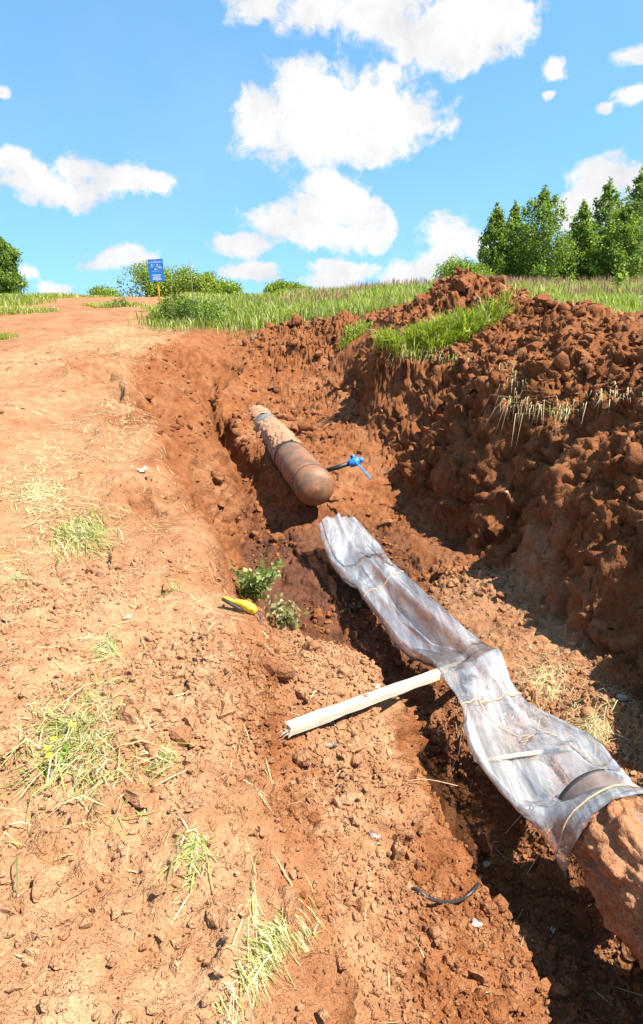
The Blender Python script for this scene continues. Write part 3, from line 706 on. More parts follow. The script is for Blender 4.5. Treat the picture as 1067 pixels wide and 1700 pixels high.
# ------------------------------------------------------------------ near pipe
NA = Vector((1.30, 2.62, -.66)); NB = Vector((2.02, -.6, -.70)); ND = (NB - NA).normalized(); NR = .215
M_OLD = simple('weathered_wrap', (.16, .12, .10), .6, .1, .5, 9, bumpd=.006)
def near_pipe():
    t = thing('coated_pipe', 'clay coated pipe end at lower right corner under plastic sleeve', 'pipe')
    s_, t_ = frame_of(ND)
    def surf(name, a, b, ns, rf, mat, nth=72, cap=False):
        S = np.linspace(a, b, ns); H = np.arange(nth) * 2 * math.pi / nth; SS, HH = np.meshgrid(S, H, indexing='ij'); RR = rf(SS, HH)
        V = (np.array(NA) + np.array(ND) * SS[..., None]) + (np.array(s_) * np.cos(HH)[..., None] + np.array(t_) * np.sin(HH)[..., None]) * RR[..., None]
        idx = np.arange(ns * nth).reshape(ns, nth); nx = np.roll(idx, -1, 1)
        Q = np.stack([idx[:-1], nx[:-1], nx[1:], idx[1:]], -1).reshape(-1, 4)
        return np_mesh(name, V.reshape(-1, 3), Q, mat, True, parent=t)
    surf('pipe_body', 0, 3.3, 60, lambda s, h: NR * .97 + 0 * s, M_OLD)
    surf('pipe_lining', 0, .6, 8, lambda s, h: NR * .9 + 0 * s, M_BITUMEN)
    surf('weld_rim', -.005, .03, 5, lambda s, h: NR * .94 + .012 * np.sin((s + .005) / .035 * math.pi), M_BITUMEN)
    def crust(s, h):
        cx, cy = np.cos(h), np.sin(h)
        n = fbm(s * 6, cx * 2.4, cy * 2.4, oct=5, seed=301, gain=.6); cr = np.abs(fbm(s * 1.2 + .3 * n, cx * 7, cy * 7, oct=3, seed=302))
        w = worley(s * 9, cx * 2.2, cy * 2.2, 303)
        e = sstep(.15, .23, s + .07 * fbm(s * 0, cx * 3, cy * 3, oct=3, seed=304))
        cr = np.abs(fbm(s * 4.0 + .5 * n, cx * 1.5, cy * 1.5, oct=4, seed=302)); w2 = worley(s * 12, cx * 6, cy * 6, 306)
        return NR * .95 + e * (.035 + .04 * n - .02 * sstep(.09, .0, cr) + .03 * (.55 - w) + .014 * (.5 - w2))
    surf('clay_coating', .08, 3.3, 330, crust, M_NEARCR, 190)
near_pipe()

# ------------------------------------------------------------------ plastic sleeve
def film_mat():
    m = bpy.data.materials.new('polythene_film'); m.use_nodes = True; nt = m.node_tree; nt.nodes.clear(); N = nt.nodes.new; L = nt.links.new
    o = N('ShaderNodeOutputMaterial'); pos = N('ShaderNodeNewGeometry').outputs['Position']
    map_ = N('ShaderNodeMapping'); map_.inputs['Rotation'].default_value = (0, 0, R(12.4)); map_.inputs['Scale'].default_value = (2.4, .22, 1.4); L(pos, map_.inputs[0])
    st = add_noise(nt, map_.outputs[0], 5, 7, .62, .5); cr = add_noise(nt, pos, 14, 6, .62, 1.4); big = add_noise(nt, map_.outputs[0], 2.0, 4, .6, .8)
    tr = N('ShaderNodeBsdfTransparent'); tr.inputs[0].default_value = (.93, .94, .95, 1)
    df = N('ShaderNodeBsdfDiffuse'); df.inputs[0].default_value = (.9, .89, .87, 1)
    tl = N('ShaderNodeBsdfTranslucent'); tl.inputs[0].default_value = (.8, .8, .79, 1)
    gl = N('ShaderNodeBsdfGlossy'); gl.inputs['Roughness'].default_value = .07
    rd = mth(nt, 'ABSOLUTE', mth(nt, 'SUBTRACT', add_noise(nt, pos, 9, 3, .55, 1.0), .5)); nb = bump(nt, cr, .2, .01, bump(nt, rd, .35, .022, bump(nt, st, .3, .02))); 
    for s in (df, gl, tl): L(nb, s.inputs['Normal'])
    a = N('ShaderNodeMixShader'); a.inputs[0].default_value = .32; L(df.outputs[0], a.inputs[1]); L(tl.outputs[0], a.inputs[2])
    milky = mth(nt, 'ADD', .19, mth(nt, 'MULTIPLY', mth(nt, 'SUBTRACT', st, .46, True), 1.9), True)
    milky = mth(nt, 'ADD', milky, mth(nt, 'MULTIPLY', mth(nt, 'SUBTRACT', big, .5, True), .9), True)
    b = N('ShaderNodeMixShader'); L(milky, b.inputs[0]); L(tr.outputs[0], b.inputs[1]); L(a.outputs[0], b.inputs[2])
    fr = N('ShaderNodeFresnel'); fr.inputs['IOR'].default_value = 1.5; L(nb, fr.inputs['Normal'])
    c = N('ShaderNodeMixShader'); L(mth(nt, 'ADD', mth(nt, 'MULTIPLY', fr.outputs[0], 2.0), .05, True), c.inputs[0]); L(b.outputs[0], c.inputs[1]); L(gl.outputs[0], c.inputs[2])
    L(c.outputs[0], o.inputs[0]); return m
M_FILM = film_mat()
M_TWINE = simple('twine', (.55, .38, .22), .85, var=.3, scale=60)
M_WOOD = None
def wood_mat():
    m, nt, b = new_mat('raw_timber')
    tc = nt.nodes.new('ShaderNodeTexCoord').outputs['Object']
    mp = nt.nodes.new('ShaderNodeMapping'); mp.inputs['Scale'].default_value = (1.2, 26, 26); nt.links.new(tc, mp.inputs[0])
    n = add_noise(nt, mp.outputs[0], 2.2, 5, .6, .3); n2 = add_noise(nt, tc, 7, 4, .6)
    c = ramp(nt, n, [(.3, (.36, .27, .19)), (.55, (.55, .46, .36)), (.8, (.66, .58, .47))])
    c = mixc(nt, mth(nt, 'MULTIPLY', mth(nt, 'SUBTRACT', n2, .52, True), 2.2, True), c, (.40, .25, .15))
    nt.links.new(c, b.inputs['Base Color']); b.inputs['Roughness'].default_value = .8
    nt.links.new(bump(nt, n, .5, .004), b.inputs['Normal']); return m
M_WOOD = wood_mat()
# left/right edge of the sleeve in the photograph, depth, hang of the side, sag, thickness
SLV = [((530,868),(588,858),7.35,.10,.00,.05), ((548,925),(628,905),6.95,.10,.02,.07), ((585,962),(648,930),6.35,.12,.02,.08), ((607,988),(668,950),5.95,.09,.015,.07), ((655,1050),(722,1000),5.2,.12,.05,.09),
       ((702,1098),(785,1055),4.58,.10,.05,.08), ((735,1135),(825,1085),4.06,.05,.0,.06), ((772,1172),(860,1150),3.74,.04,.015,.04), ((775,1225),(920,1185),3.55,.10,.06,.09),
       ((790,1275),(985,1222),3.33,.08,.005,.08), ((850,1330),(1020,1258),3.08,.10,.03,.09), ((905,1362),(1045,1290),2.92,.12,.0,.1), ((955,1385),(1066,1320),2.78,.13,.0,.1)]
def catmull(A, n):
    A = np.array(A, float); k = len(A); u = np.linspace(0, k - 1, n); i = np.clip(u.astype(int), 0, k - 2); f = (u - i)[:, None]
    p0, p1, p2, p3 = A[np.maximum(i - 1, 0)], A[i], A[i + 1], A[np.minimum(i + 2, k - 1)]
    return .5 * (2 * p1 + (p2 - p0) * f + (2 * p0 - 5 * p1 + 4 * p2 - p3) * f ** 2 + (3 * p1 - p0 - 3 * p2 + p3) * f ** 3), u
BAT_A = hit(478, 1219) + Vector((0, 0, .028)); BAT_B = P(815, 1087, 4.62)
def sleeve():
    Ls, Rs, ex = [], [], []
    for (l, r, t, h, sg, th) in SLV:
        wd = (r[0] - l[0]) / 1067 * t
        Ls.append(P(*l, t - .08 * wd)); Rs.append(P(*r, t + .12 * wd)); ex.append((h * .65, sg, th * .8))
    n = 230
    LL, u = catmull(Ls, n); RR, _ = catmull(Rs, n); EE, _ = catmull(ex, n)
    arc = sstep(10.4, 11.7, u)
    s_, t_ = np.array(frame_of(ND)[0]), np.array(frame_of(ND)[1])
    if s_[0] > 0: pass
    m = 60
    q = np.linspace(0, 1, m)
    k = np.linspace(0, 6, n)
    Q, U = np.meshgrid(q, u); 
    flat = LL[:, None] * (1 - Q[..., None]) + RR[:, None] * Q[..., None]
    sag = EE[:, 1][:, None] * np.sin(np.pi * Q) ** .7
    tie = np.exp(-((U - 3) / .35) ** 2) + np.exp(-((U - 7) / .3) ** 2)
    fold = .045 * (1 - 2 * np.abs(fbm(Q * 1.9 + .2 * np.sin(U * .9), U * .22, oct=2, seed=401))) + .022 * (.6 - np.abs(fbm(Q * 4.5, U * .4, oct=2, seed=402)) * 1.6) + .003 * fbm(Q * 9, U * 5, oct=3, seed=403)
    fold *= np.sin(np.pi * np.clip(Q * .96 + .02, 0, 1)) ** .5 * 1.35 * (1 - .3 * tie) * (1 - .8 * np.exp(-((U - 6) / .35) ** 2)) * (1 - .6 * np.exp(-((U - 9) / .3) ** 2))
    top = flat.copy(); top[..., 2] += -sag + fold + .006 * fbm(Q * 2, U * 4, oct=2, seed=404) + .022 * np.exp(-((U - 6) / .22) ** 2)
    ba, bb = np.array(BAT_A), np.array(BAT_B); bd = bb - ba; bl2 = bd[0] ** 2 + bd[1] ** 2
    tt = ((top[..., 0] - ba[0]) * bd[0] + (top[..., 1] - ba[1]) * bd[1]) / bl2
    off = np.hypot(top[..., 0] - ba[0] - bd[0] * tt, top[..., 1] - ba[1] - bd[1] * tt); need = ba[2] + bd[2] * np.clip(tt, 0, 1) + .04 - .3 * np.clip(off - .05, 0, None)
    top[..., 2] = np.where(tt < 1.04, np.maximum(top[..., 2], need), top[..., 2])
    # over the near pipe the film follows the pipe
    NAv, NDv = np.array(NA), np.array(ND)
    along = ((flat.mean(1) - NAv) @ NDv)[:, None]
    side = s_ if s_[0] < 0 else -s_
    ang = (1 - Q) * R(188) + Q * R(-8)       # 180 deg = left side
    rad = NR + .055 + .012 * fbm(Q * 5, U * 3, oct=3, seed=405)
    up = np.array((0, 0, 1.0))
    arcp = NAv + NDv * along[..., None] + (-side) * (np.cos(ang) * rad)[..., None] + up * (np.sin(ang) * rad)[..., None]
    top = top * (1 - arc[:, None, None]) + arcp * arc[:, None, None]
    # hanging side on the left
    hm = 12; hq = np.linspace(0, 1, hm)[1:]
    outw = (LL - RR); outw[:, 2] = 0; outw /= np.linalg.norm(outw, axis=1)[:, None]
    hang = []
    for e in hq:
        p = top[:, 0] + outw * (.018 * math.sin(e * 3.0) + .02 * e * fbm(u * 1.7, u * 0 + e, oct=2, seed=407)[:, None])
        p = p.copy(); p[:, 2] -= EE[:, 0] * e * (1 + .25 * fbm(u * 1.3, u * 0, oct=2, seed=408)); hang.append(p)
    hang = np.stack(hang[::-1], 1)
    rh = []
    for e in hq[:6]:
        p = top[:, -1] - outw * .012; p = p.copy(); p[:, 2] -= EE[:, 0] * e * .9; rh.append(p)
    upper = np.concatenate([hang, top, np.stack(rh, 1)], 1)
    def sheet(name, G, mat, par):
        a, b = G.shape[:2]; idx = np.arange(a * b).reshape(a, b); F = np.stack([idx[:-1, :-1], idx[1:, :-1], idx[1:, 1:], idx[:-1, 1:]], -1).reshape(-1, 4)
        return np_mesh(name, G.reshape(-1, 3), F, mat, True, parent=par)
    t = thing('plastic_sleeve', 'long clear plastic sleeve tied with twine bridging the pit between pipes', 'plastic sheet')
    sheet('upper_film', upper, M_FILM, t)
    k = np.where(u < 10.6)[0]
    a = hang[k, 0]; b = np.stack(rh, 1)[k, -1]
    qq = np.linspace(0, 1, 30); low = a[:, None] * (1 - qq[None, :, None]) + b[:, None] * qq[None, :, None]
    UU = np.repeat(u[k][:, None], 30, 1); low[..., 2] += -EE[k, 2][:, None] * np.sin(np.pi * qq)[None] * .6 + .02 * fbm(np.repeat(qq[None], len(k), 0) * 4, UU, oct=3, seed=410)
    sheet('lower_film', low, M_FILM, t)
    # a patch of doubled film folded back over the far end
    k2 = np.where(u < 1.55)[0]; fb = top[k2][:, 4:56].copy(); fb[..., 2] += .014 + .008 * fbm(Q[k2][:, 4:56] * 6, U[k2][:, 4:56] * 4, oct=2, seed=411)
    sheet('folded_film', fb, M_FILM, t)
    # twine
    def tie_at(uu, r=.0045, par=t):
        i = int(np.argmin(np.abs(u - uu))); pts = [Vector(p) + Vector((0, 0, .006)) for p in upper[i][::3]]
        lo = [Vector(p) - Vector((0, 0, .006)) for p in (low[i][::-6] if i < len(low) else [])]
        return tube('twine_tie', pts + lo, r, M_TWINE, par, 6)
    tie_at(3.0); tie_at(7.0, .005); tie_at(11.35, .004)
    i = int(np.argmin(np.abs(u - 7.0))); e = Vector(top[i, 0])
    for dx, dy, ln in ((-.01, -.02, .32), (-.04, -.05, .38)):
        tube('twine_end', [e + Vector((0, -.01, 0)), e + Vector((dx * .6, dy, -ln * .35)), e + Vector((dx, dy * 1.6, -ln * .7)), e + Vector((dx * 2.2, dy * 2, -ln))], .0028, M_TWINE, t, 5)
    i9 = int(np.argmin(np.abs(u - 8.4)))
    pts = [Vector(top[int(np.argmin(np.abs(u - uu))), int(qv * 59)]) + Vector((0, 0, .012)) for uu, qv in ((7.02, .25), (7.4, .3), (7.9, .42), (8.2, .55), (8.35, .62), (8.45, .56), (8.4, .5), (8.38, .62), (8.4, .75), (8.45, .88))]
    tube('twine_end', pts, .003, M_TWINE, t, 5)
    # stick that spreads the film
    i = int(np.argmin(np.abs(u - 9.0))); a = Vector(top[i, 0]) - Vector((0, 0, .05)); b = Vector(top[i, -1]) - Vector((0, 0, .05))
    o = tube('spreader_stick', [a + (b - a) * .01, a + (b - a) * .35 + Vector((0, 0, .008)), a + (b - a) * .7, a + (b - a) * .99], [.011, .013, .012, .01], M_WOOD, None, 8)
    tag(o, 'thin pale stick spreading the widest part of the plastic sleeve', 'stick')
    return Vector(top[int(np.argmin(np.abs(u - 6.0))), 52])
far_end = sleeve()
def batten():
    a, b = BAT_A.copy(), BAT_B.copy()
    d = b - a; L_ = d.length
    bm = bmesh.new(); n = 16; w, h = .032, .02
    rings = []
    rr = random.Random(3)
    for i in range(n + 1):
        x = L_ * i / n; wob = .002
        if i == 0: ring = [bm.verts.new((x - (.03 if k in (0, 3) else -.01) * (1 if k < 2 else .4), sy * w, sz * h)) for k, (sy, sz) in enumerate(((-1, -1), (1, -1), (1, 1), (-1, 1)))]
        else: ring = [bm.verts.new((x, sy * w + rr.uniform(-wob, wob), sz * h + rr.uniform(-wob, wob))) for (sy, sz) in ((-1, -1), (1, -1), (1, 1), (-1, 1))]
        rings.append(ring)
    for p, q in zip(rings, rings[1:]):
        for k in range(4): bm.faces.new((p[k], p[(k + 1) % 4], q[(k + 1) % 4], q[k]))
    bm.faces.new(rings[0][::-1]); bm.faces.new(rings[-1])
    ed = [e for e in bm.edges if abs((e.verts[0].co - e.verts[1].co).x) > .02]
    bmesh.ops.bevel(bm, geom=ed, offset=.004, segments=2, affect='EDGES')
    t = thing('wooden_batten', 'weathered pale wooden batten propped from earth bench onto plastic sleeve', 'plank', a)
    t.rotation_euler = d.to_track_quat('X', 'Z').to_euler()
    bm_obj('beam', bm, M_WOOD, t, False)
    for k in range(5):
        tube('splinter', [(.0, -.03 + .012 * k, -.015 + .008 * (k % 3)), (-.035 - .012 * (k % 3), -.036 + .014 * k, -.02 + .006 * (k % 2))], [.004, .0008], M_WOOD, t, 5)
    knot = bmesh.new(); bmesh.ops.create_uvsphere(knot, u_segments=10, v_segments=6, radius=.012); bmesh.ops.scale(knot, vec=(1.5, 1, .12), verts=knot.verts); bmesh.ops.translate(knot, vec=(.62, .008, .0245), verts=knot.verts)
    bm_obj('knot', knot, simple('knot_wood', (.22, .13, .07), .8, var=.2), t)
batten()

# ------------------------------------------------------------------ small things in the pit
M_RUBBER = simple('black_rubber', (.03, .031, .034), .45, 0, .3, 40)
def curve_px(pts, lift=.012):
    out = []
    for (u, v) in pts:
        p = hit(u, v); out.append(p + Vector((0, 0, lift)))
    return out
def smooth_path(pts, n=24):
    A, _ = catmull([tuple(p) for p in pts], n); return [Vector(p) for p in A]
def hose():
    t0 = 3.0
    pts = [P(676, 1457, 2.98), P(693, 1482, 2.95), P(720, 1496, 2.92), P(752, 1500, 2.9), P(780, 1487, 2.9), P(796, 1466, 2.93), P(792, 1450, 2.97), P(780, 1442, 3.02)]
    pts = [hit(u, v) - ray(u, v) * .09 for (u, v) in ((676, 1457), (690, 1476), (712, 1491), (740, 1498), (768, 1492), (788, 1476), (797, 1460), (790, 1447))]
    pts[0].z -= .07; pts[-1].z -= .07
    hp_ = smooth_path(pts, 40)
    o = tube('rubber_hose', hp_, .0075, M_RUBBER, None, 10); tag(o, 'curved black rubber hose half buried in shaded pit soil', 'hose')
    j = hit(796, 1462)
hose()
def scrap(name, u, v, size, mat, lab, cat, seed):
    rr = np.random.default_rng(seed); p = hit(u, v); n = 9
    g = np.linspace(-1, 1, n); A, B = np.meshgrid(g, g); z = .35 * fbm(A * 1.6 + seed, B * 1.6, oct=3, seed=seed)
    ed = 1 + .25 * fbm(A * 2 + 5, B * 2, oct=2, seed=seed + 1)
    V = np.stack([A * size * ed, B * size * .8 * ed, z * size + size * .4], -1).reshape(-1, 3); idx = np.arange(n * n).reshape(n, n)
    F = np.stack([idx[:-1, :-1], idx[:-1, 1:], idx[1:, 1:], idx[1:, :-1]], -1).reshape(-1, 4)
    o = np_mesh(name, V, F, mat, True); o.location = p + Vector((0, 0, .006)); o.rotation_euler = (.35, .1, seed); tag(o, lab, cat); return o
M_PAPER = simple('white_paper', (.75, .76, .78), .6, 0, .08, 20)
scrap('paper_scrap', 790, 1541, .022, M_PAPER, 'small white paper scrap in shaded pit below black hose', 'scrap', 1)
scrap('plastic_scrap', 620, 1392, .028, M_FILM, 'crumpled clear plastic scrap on rubble left of pit shadow', 'scrap', 2)
scrap('plastic_scrap', 553, 1243, .03, M_FILM, 'crumpled clear plastic scrap just below the wooden batten', 'scrap', 3)
scrap('plastic_scrap', 913, 1553, .03, M_FILM, 'torn plastic scrap in dark pit near coated pipe', 'scrap', 4)
scrap('wood_chip', 238, 783, .05, M_WOOD, 'flat pale wood chip on left bank above trench face', 'wood chip', 5)
scrap('wood_chip', 625, 1142, .018, M_WOOD, 'tiny pale wood chip behind the wooden batten', 'wood chip', 6)
pts = [P(645, 1268, 3.2), P(665, 1282, 3.18), P(700, 1279, 3.16), P(725, 1282, 3.14), P(760, 1290, 3.1)]
pts = [Vector((p.x, p.y, max(p.z - .05, gz(p.x, p.y) + .004))) for p in pts]
tag(tube('loose_twine', smooth_path(pts, 30), .0022, M_TWINE, None, 5), 'loose pale twine trailing on pit slope left of plastic sleeve', 'twine')
def tool():
    c = hit(403, 1012)
    t = thing('power_tool', 'yellow and black plastic tool with two dark cables at trench lip', 'tool', c + Vector((0, -.02, .015)))
    t.rotation_euler = (R(8), R(14), R(-14))
    MY = simple('yellow_plastic', (.74, .50, .03), .5, 0, .3, 22); MB = simple('black_plastic', (.03, .026, .028), .5, 0, .2, 20); MO = simple('orange_trim', (.75, .25, .02), .4, 0, .1, 20)
    # body: lofted shell, thin at the grip, full at the motor end
    sec = [(-.2, .012, .01, .05), (-.15, .014, .014, .048), (-.09, .017, .018, .045), (-.03, .028, .03, .05), (.02, .04, .042, .048), (.06, .043, .046, .042), (.1, .04, .042, .034), (.13, .028, .03, .028), (.142, .01, .012, .026)]
    bm = bmesh.new(); rings = []
    for (x, ry, rz, zc) in sec:
        rings.append([bm.verts.new((x, ry * math.copysign(abs(math.cos(a)) ** .7, math.cos(a)), zc + rz * math.copysign(abs(math.sin(a)) ** .7, math.sin(a)))) for a in [2 * math.pi * k / 20 for k in range(20)]])
    for p, q in zip(rings, rings[1:]):
        for k in range(20): bm.faces.new((p[k], q[k], q[(k + 1) % 20], p[(k + 1) % 20]))
    bm.faces.new(rings[0]); bm.faces.new(rings[-1][::-1])
    body = bm_obj('body', bm, MY, t)
    for k in range(3):
        b2 = bmesh.new(); box_bm(b2, (.09 + .014 * k, -.0435 + .002 * k, .045), (.005, .004, .03), Euler((0, .35, 0)), .001); bm_obj('vent_slot', b2, MB, body, False)
    bm = bmesh.new(); tube_bm(bm, [(-.205, -.012, .035), (-.12, -.02, .026), (-.03, -.028, .012), (.05, -.032, .0), (.075, -.03, .004)], [.014, .016, .017, .016, .006], 12); bm_obj('grip_rail', bm, MB, t)
    bm = bmesh.new(); tube_bm(bm, [(-.05, -.03, .0), (.02, -.036, -.014), (.06, -.036, -.014)], [.005, .009, .006], 10); bm_obj('trim_strip', bm, MO, t)
    b2 = bmesh.new(); box_bm(b2, (-.055, -.016, .066), (.016, .012, .018), Euler((0, .2, 0)), .003); bm_obj('trigger', b2, MO, t)
    tube('cable', smooth_path([Vector((.13, -.005, .03)), Vector((.17, -.02, .02)), Vector((.2, -.05, -.01)), Vector((.215, -.09, -.035))], 14), .006, MB, t, 8)
    tube('cable', smooth_path([Vector((.135, .01, .03)), Vector((.175, .0, .03)), Vector((.205, -.04, -.0)), Vector((.222, -.09, -.035))], 14), .006, MB, t, 8)
    t.scale = (.64, .64, .64)
tool()

# ------------------------------------------------------------------ grass, straw and leaves
def blades(base, tip, mid, width, cols, name, parent=None):
    """each blade: 5 vertices base pair, middle pair, tip"""
    n = len(base); d = tip - base; h = np.cross(d, np.array((0, 0, 1.0)) + .25 * RNG.normal(size=(n, 3))); h /= np.linalg.norm(h, axis=1)[:, None] + 1e-9
    w = width[:, None] * h
    V = np.stack([base - w * .7, base + w * .7, mid - w, mid + w, tip], 1).reshape(-1, 3)
    o = np.arange(n)[:, None] * 5; T = np.concatenate([o + np.array([0, 1, 3]), o + np.array([0, 3, 2]), o + np.array([2, 3, 4])])
    return np_mesh(name, V, T, M_GRASS, True, np.repeat(cols, 5, 0), parent)
def tint(n, a, b, var=.2, bias=1.0):
    f = RNG.random(n)[:, None] ** bias; c = np.array(a) * (1 - f) + np.array(b) * f
    return np.clip(c * (1 + var * RNG.normal(size=(n, 1))), .005, .9)
GREEN_A, GREEN_B = (.15, .24, .02), (.40, .44, .07)
STRAW_A, STRAW_B = (.48, .38, .18), (.74, .63, .38)
def field():
    w = MK['veg'] * (TY > 14) * (TY < 41) / (1 + (TY / 26) ** 2) * (1 + .7 * sstep(0, .6, fbm(TX * .6, TY * .6, oct=2, seed=77)))
    n = 95000; pos, _, _, _ = pick(w * (np.abs(TX) < .54 * TY + 1), n, np.random.default_rng(5))
    hgt = RNG.uniform(.16, .42, n) * (1 + .05 * sstep(24, 34, pos[:, 1])) * (.75 + .5 * (fbm(pos[:, 0] * .7, pos[:, 1] * .7, oct=2, seed=78) > 0))
    hgt *= np.where(pos[:, 0] < -2.2, .62, 1)
    lean = RNG.normal(0, .28, (n, 2)); tip = pos.copy(); tip[:, :2] += lean * hgt[:, None]; tip[:, 2] += hgt
    mid = pos.copy(); mid[:, :2] += lean * hgt[:, None] * .3; mid[:, 2] += hgt * .55
    c = tint(n, GREEN_A, GREEN_B); dry = RNG.random(n) < .16; c[dry] = tint(int(dry.sum()), STRAW_A, STRAW_B)
    pt_ = fbm(pos[:, 0] * .35, pos[:, 1] * .35, oct=2, seed=79)[:, None]; c = c * (1 + .2 * pt_)
    tag(blades(pos, tip, mid, RNG.uniform(.006, .013, n) * (.5 + pos[:, 1] / 26), c, 'field_grass'), 'tall green meadow grass along the ridge behind the trench', 'grass', kind='stuff')
    # reddish seed heads along the crest
    n = 3000; w2 = MK['veg'] * (TY > 24) * (TY < 39) * (sstep(.0, .3, fbm(TX * .22, TY * .22, oct=2, seed=83) + .45 * sstep(4, 8, TX)))
    pos, _, _, _ = pick(w2 * (TX > -4.5), n, np.random.default_rng(6))
    hgt = RNG.uniform(.4, .75, n); lean = RNG.normal(0, .12, (n, 2)); top = pos.copy(); top[:, 2] += hgt; top[:, :2] += lean * hgt[:, None]
    b2 = pos.copy(); b2[:, 2] += hgt * .55; b2[:, :2] += lean * hgt[:, None] * .5
    c = tint(n, (.34, .16, .10), (.52, .30, .19)); tag(blades(b2, top, (b2 * .5 + top * .5), RNG.uniform(.008, .018, n), c, 'seed_heads'), 'reddish brown grass seed heads along the skyline of the meadow', 'grass', kind='stuff')
field()
def standing_tuft(name, u, v, rx, ry, n, h, lab, ca=GREEN_A, cb=GREEN_B, dryf=.1, lean=(0, 0), spread=.35, width=.005, cat='grass tuft', zmin=None, pos=None):
    c0 = hit(u, v) if pos is None else pos
    a = RNG.uniform(0, 2 * math.pi, n); rr = np.sqrt(RNG.random(n)); x = c0.x + rx * rr * np.cos(a); y = c0.y + ry * rr * np.sin(a)
    x += .12 * rx * RNG.normal(size=n)
    z = gzv(x, y) - .01; B = np.stack([x, y, z], -1)
    if zmin is not None:
        k = z > zmin; B, a, rr = B[k], a[k], rr[k]; n = len(B)
    hh = h * RNG.uniform(.5, 1.15, n) * (1 - .35 * rr ** 2); ln = RNG.normal(0, spread, (n, 2)) + np.array(lean) + .3 * np.stack([np.cos(a), np.sin(a)], -1) * rr[:, None]
    T_ = B.copy(); T_[:, :2] += ln * hh[:, None]; T_[:, 2] += hh * np.clip(1 - .45 * np.linalg.norm(ln, axis=1), .1, 1)
    Mi = B.copy(); Mi[:, :2] += ln * hh[:, None] * .35; Mi[:, 2] += hh * .6
    c = tint(n, ca, cb); dm = RNG.random(n) < dryf; c[dm] = tint(int(dm.sum()), STRAW_A, STRAW_B)
    o = blades(B, T_, Mi, RNG.uniform(.6, 1.2, n) * width, c, name); return tag(o, lab, cat)
standing_tuft('grass_tuft', 715, 572, 1.0, .5, 5200, .5, 'bright green grass tuft on the brink of right pit wall', width=.007, lean=(.05, -.2), pos=Vector((2.0, 11.0, 0)), zmin=1.02)
standing_tuft('grass_tuft', 590, 552, .36, .3, 900, .22, 'small green grass tuft beside low clay spoil left of bigger tuft', width=.008)
standing_tuft('grass_tuft', 25, 518, 1.3, 1.2, 1600, .28, 'green grass patch at left frame edge beside dirt track', width=.012, dryf=.25)
standing_tuft('grass_tuft', 190, 508, 1.1, .9, 1200, .25, 'low green grass patch right of dirt track near sign', width=.012, dryf=.2)
standing_tuft('grass_tuft', 415, 570, .25, .2, 260, .12, 'sparse dry tuft among clay lumps below the shrub', ca=(.25, .2, .08), cb=STRAW_B, width=.006)
standing_tuft('grass_tuft', 5, 562, .35, .3, 300, .2, 'tiny green tuft at left frame edge below the grass patch', width=.008)
def hanging(u0, v0, u1, v1, n, ln, lab, green=.08):
    k = 14; pts = [hit(u0 + (u1 - u0) * i / k, v0 + (v1 - v0) * i / k) for i in range(k + 1)]
    A = np.array([p[:] for p in pts]); f = RNG.random(n) * k; i = np.minimum(f.astype(int), k - 1); fr = (f - i)[:, None]
    B = A[i] * (1 - fr) + A[i + 1] * fr + RNG.normal(0, 1, (n, 3)) * np.array((.05, .07, .045)) * RNG.choice([.5, 1.0, 1.7], n)[:, None] + np.array((0, 0, .03))
    L_ = ln * RNG.uniform(.25, 1.15, n)[:, None] * (.55 + .9 * sstep(-.3, .4, vnoise(f * 1.3, f * 0 + u0)))[:, None]; d = np.stack([RNG.normal(-.2, .55, n), RNG.normal(-.45, .45, n), np.full(n, 0.)], -1)
    Mi = B + d * L_ * .55 + np.array((0, 0, .03)); T_ = B + d * L_ * .8; T_[:, 2] -= (L_[:, 0] * RNG.uniform(.1, .9, n))
    c = tint(n, STRAW_A, STRAW_B); g = RNG.random(n) < green; c[g] = tint(int(g.sum()), GREEN_A, GREEN_B)
    tag(blades(B, T_, Mi, RNG.uniform(.002, .0042, n), c, 'hanging_grass'), lab, 'grass tuft')
hanging(835, 672, 965, 682, 150, .34, 'dry straw coloured grass fringe hanging over right pit wall')
hanging(985, 662, 1060, 660, 70, .22, 'dry grass wisps on right spoil slope near frame edge')
hanging(650, 588, 780, 600, 260, .28, 'drooping grass roots under the bright tuft', .5)
hanging(860, 655, 845, 610, 60, .25, 'pale dry stalks on slope above hanging fringe')
